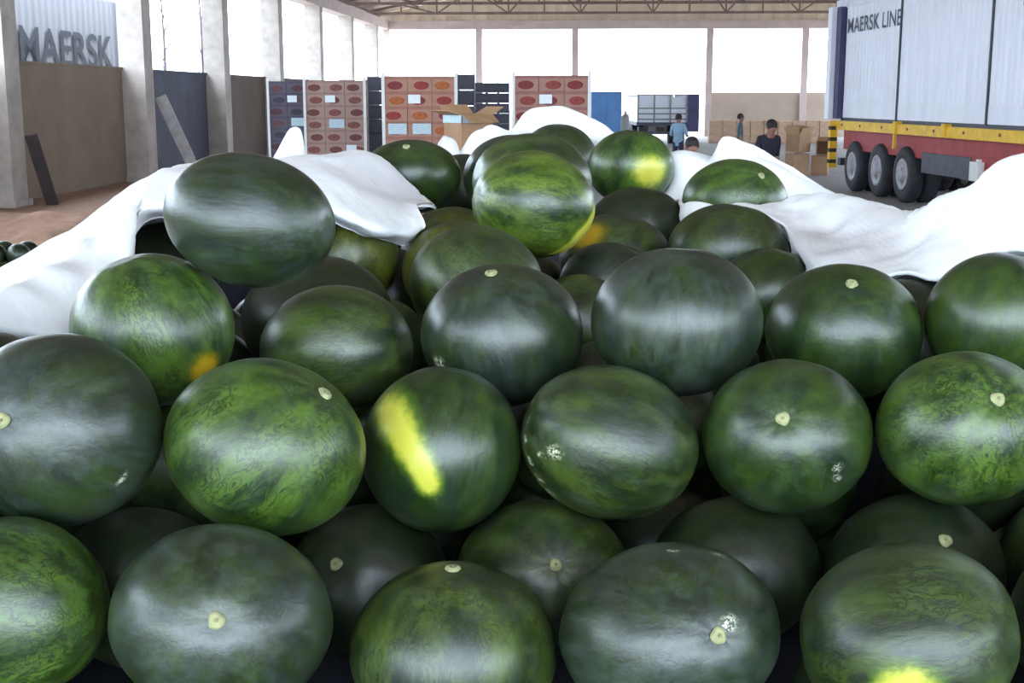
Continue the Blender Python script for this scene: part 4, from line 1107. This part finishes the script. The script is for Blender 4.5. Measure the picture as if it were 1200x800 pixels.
R2 = [((776, 234, 4.26), (776, 243, 4.22), (778, 250, 4.16)), ((784, 237, 4.06), (786, 246, 4.00), (791, 254, 3.90)), ((803, 239, 3.86), (806, 247, 3.78), (811, 257, 3.70)), ((830, 239, 3.82), (830, 247, 3.72), (826, 262, 3.66)), ((868, 238, 3.80), (862, 244, 3.70), (858, 252, 3.62)),
      ((912, 237, 3.80), (906, 246, 3.68), (896, 250, 3.58)), ((946, 231, 3.78), (936, 252, 3.60), (926, 276, 3.46)), ((982, 232, 3.70), (972, 270, 3.42), (960, 308, 3.10)), ((1020, 236, 3.56), (1014, 278, 3.16), (1004, 319, 2.80)),
      ((1062, 247, 3.36), (1058, 290, 2.96), (1050, 326, 2.68)), ((1084, 247, 3.18), (1096, 284, 2.76), (1094, 323, 2.58)), ((1124, 227, 2.96), (1140, 268, 2.60), (1144, 306, 2.50)), ((1170, 204, 2.76), (1186, 254, 2.44), (1192, 302, 2.40)),
      ((1230, 174, 2.60), (1250, 230, 2.32), (1262, 302, 2.30)), ((1310, 150, 2.44), (1330, 220, 2.2), (1350, 310, 2.18)), ((1400, 150, 2.3), (1420, 230, 2.05), (1440, 330, 2.05))]
rows = []
for tp, md, lw in R2:
    a, m_, b = P(*tp), P(*md), P(*lw)
    if tp[0] < 930:   # the fold in front of the nested melon just tucks down behind itself
        bk = [a + np.array([0, 0.012, -0.09]), a + np.array([0, 0.010, -0.045])]
    elif tp[0] < 960:   # laid flat across the side board
        bk = [np.array([1.36, a[1] + 0.10, 1.51]), np.array([1.2, a[1] + 0.06, 1.55])]
    else:
        bk = [np.array([max(1.36, a[0] + .1), a[1] + 0.14, 1.05]), np.array([max(1.32, a[0] + .06), a[1] + 0.08, 1.47])]
    rows.append(bk + [a, m_, b, b + np.array([0, 0.07, -0.05])])
cloth('white_cloth', [r1, loft(rows, 8, 12, 0.011, 11.0)], 'thick rolled white cloth along the truck-side edge of the melon heap')

# ---------------------------------------------------------------- watermelons of the heap
NU, NV = 88, 56
th_ = np.linspace(0, math.pi, NV + 1); ph_ = np.linspace(0, 2 * math.pi, NU, endpoint=False)
TT, PP = np.meshgrid(th_, ph_, indexing='ij')
SPH = np.stack([np.sin(TT) * np.cos(PP), np.sin(TT) * np.sin(PP), np.cos(TT)], -1).reshape(-1, 3)
SF = []
for j_ in range(NV):
    for i_ in range(NU):
        i2 = (i_ + 1) % NU
        SF.append((j_ * NU + i_, (j_ + 1) * NU + i_, (j_ + 1) * NU + i2, j_ * NU + i2))
def rot_to(p):
    return np.array(Vector((0, 0, 1)).rotation_difference(Vector(p)).to_matrix())
CRES = [(-.56, .44), (-.47, .30), (-.36, .12), (-.24, -.06), (-.15, -.20), (-.10, -.33)]
def marks(q, spots):
    """q: directions in the (right, up, near) frame -> yellow, orange, white weights"""
    Y = np.zeros(len(q)); O = np.zeros(len(q)); W = np.zeros(len(q))
    for d, s, k in spots:
        d = np.array(d); d = d / np.linalg.norm(d)
        a = np.arccos(np.clip(q @ d, -1, 1))
        w = np.clip(1.25 - a / s, 0, 1)
        if k == 'y': Y = np.maximum(Y, w)
        elif k == 'Y':
            # narrow crescent along the lower flank
            rad = np.hypot(q[:, 0], q[:, 1]); al = np.degrees(np.arctan2(q[:, 1], q[:, 0]))
            wd = 0.13 * np.clip(1 - np.abs(al + 38) / 40, 0, 1) + 1e-4
            Y = np.maximum(Y, np.clip(1.3 - np.abs(rad - 0.97) / wd, 0, 1) * (np.abs(al + 38) < 40))
        elif k == 'c':
            best = np.full(len(q), 9.0)
            for p0, p1 in zip(CRES[:-1], CRES[1:]):
                p0, p1 = np.array(p0), np.array(p1); e_ = p1 - p0
                tt = np.clip(((q[:, :2] - p0) @ e_) / (e_ @ e_), 0, 1)
                best = np.minimum(best, np.linalg.norm(q[:, :2] - (p0 + tt[:, None] * e_), axis=1))
            Y = np.maximum(Y, np.clip(1.15 - best / (0.27 + 0.16 * (q[:, 1] - 0.1)), 0, 1) * (q[:, 2] > 0))
        elif k == 'o': O = np.maximum(O, w)
        elif k == 'w': W = np.maximum(W, np.clip(1.6 - a / s * 0.8, 0, 1) * (a < 2 * s))
    return Y, O, W
def watermelon(key, c, S, rd, look, pole, stem, spots, label, k):
    Rm = rot_to(pole)
    ang = TT.reshape(-1)
    lob = 1 + 0.004 * np.cos(9 * PP.reshape(-1) + k) * np.sin(ang)
    dim = 1 - 0.035 * np.exp(-(ang / 0.2) ** 2) - 0.02 * np.exp(-((math.pi - ang) / 0.2) ** 2)
    q = SPH @ Rm.T
    wob = np.array([noise.noise(Vector(d) * 1.3 + Vector((k * 3.1, 0, 0))) for d in SPH[::1]]) if False else 0.012 * np.sin(2.1 * q[:, 0] + k) * np.cos(1.7 * q[:, 1] - k * 2.0)
    r = (lob * dim * (1 + wob))[:, None] * q
    Sm = np.array([[S[0], S[1]], [S[1], S[2]]])
    xy = r[:, :2] @ Sm.T
    V = xy[:, :1] * RI + xy[:, 1:] * UP - (r[:, 2:] * rd) * FW
    me = bpy.data.meshes.new('watermelon'); me.from_pydata(V.tolist(), [], SF); me.update(); me.materials.append(RIND[look])
    me.polygons.foreach_set('use_smooth', [True] * len(me.polygons))
    me.attributes.new('rest', 'FLOAT_VECTOR', 'POINT').data.foreach_set('vector', SPH.astype(np.float32).ravel())
    for nm_, w in zip(('spot_yellow', 'spot_orange', 'spot_white'), marks(q, spots)):
        me.attributes.new(nm_, 'FLOAT', 'POINT').data.foreach_set('value', w.astype(np.float32))
    o = data_obj('watermelon', me, None, c)
    tag(o, label, 'watermelon', 'watermelons of the heap')
    if stem:
        tip = Vector(V[0]); nrm = Vector(sum((np.array(V[NU * 4 + i]) for i in range(0, NU, 8)), np.zeros(3)) / (NU / 8))
        # outward normal from a ring round the tip
        a_, b_, c_ = (Vector(V[NU * 4 + i]) for i in (0, NU // 3, 2 * NU // 3))
        nrm = (b_ - a_).cross(c_ - a_).normalized()
        if nrm.dot(tip) < 0: nrm = -nrm
        u = nrm.orthogonal().normalized(); w = nrm.cross(u)
        sv, sf = [], []
        n_ = 18
        rings = [(0.0, 0.0035), (0.45, 0.0055), (0.8, 0.0045), (1.0, 0.0)]
        sv.append(tip + nrm * 0.0045)
        R0 = 0.0115
        for rr_, hh in rings[1:]:
            for i in range(n_):
                t = 6.2832 * i / n_
                ir = 1 + 0.08 * math.sin(3 * t + k) + 0.03 * math.sin(5 * t + 2 * k)
                sv.append(tip + nrm * (hh + 0.0015) + (u * math.cos(t) + w * math.sin(t)) * (R0 * rr_ * ir))
        for i in range(n_): sf.append((0, 1 + i, 1 + (i + 1) % n_))
        for ri in range(2):
            for i in range(n_):
                b0 = 1 + ri * n_
                sf.append((b0 + i, b0 + n_ + i, b0 + n_ + (i + 1) % n_, b0 + (i + 1) % n_))
        sc = mesh_obj('stem_scar', sv, sf, M['scar'], o, True)
        core = MB().tube(tip + nrm * 0.001, tip + nrm * 0.0078, 0.0035, 0.0025, 7).build('scar_core', M['scar_core'], sc)
    return o
for k, row in enumerate(MELONS):
    watermelon(*row, k)

# lower layers, glimpsed through the gaps
low_meshes = [blob_mesh('watermelon', RIND[l], 1.0, 30, 18) for l in ('dark', 'mottle', 'plain')]
rl = random.Random(3)
for i, (x, y, z, r) in enumerate(LOWER):
    o = data_obj('watermelon', low_meshes[i % 3], None, (x, y, z)); o.scale = (r, r, r)
    o.rotation_euler = (rl.uniform(0, 6), rl.uniform(0, 6), rl.uniform(0, 6))
    tag(o, 'dark watermelon buried in the shaded lower layers of the heap', 'watermelon', 'buried lower layer watermelons')
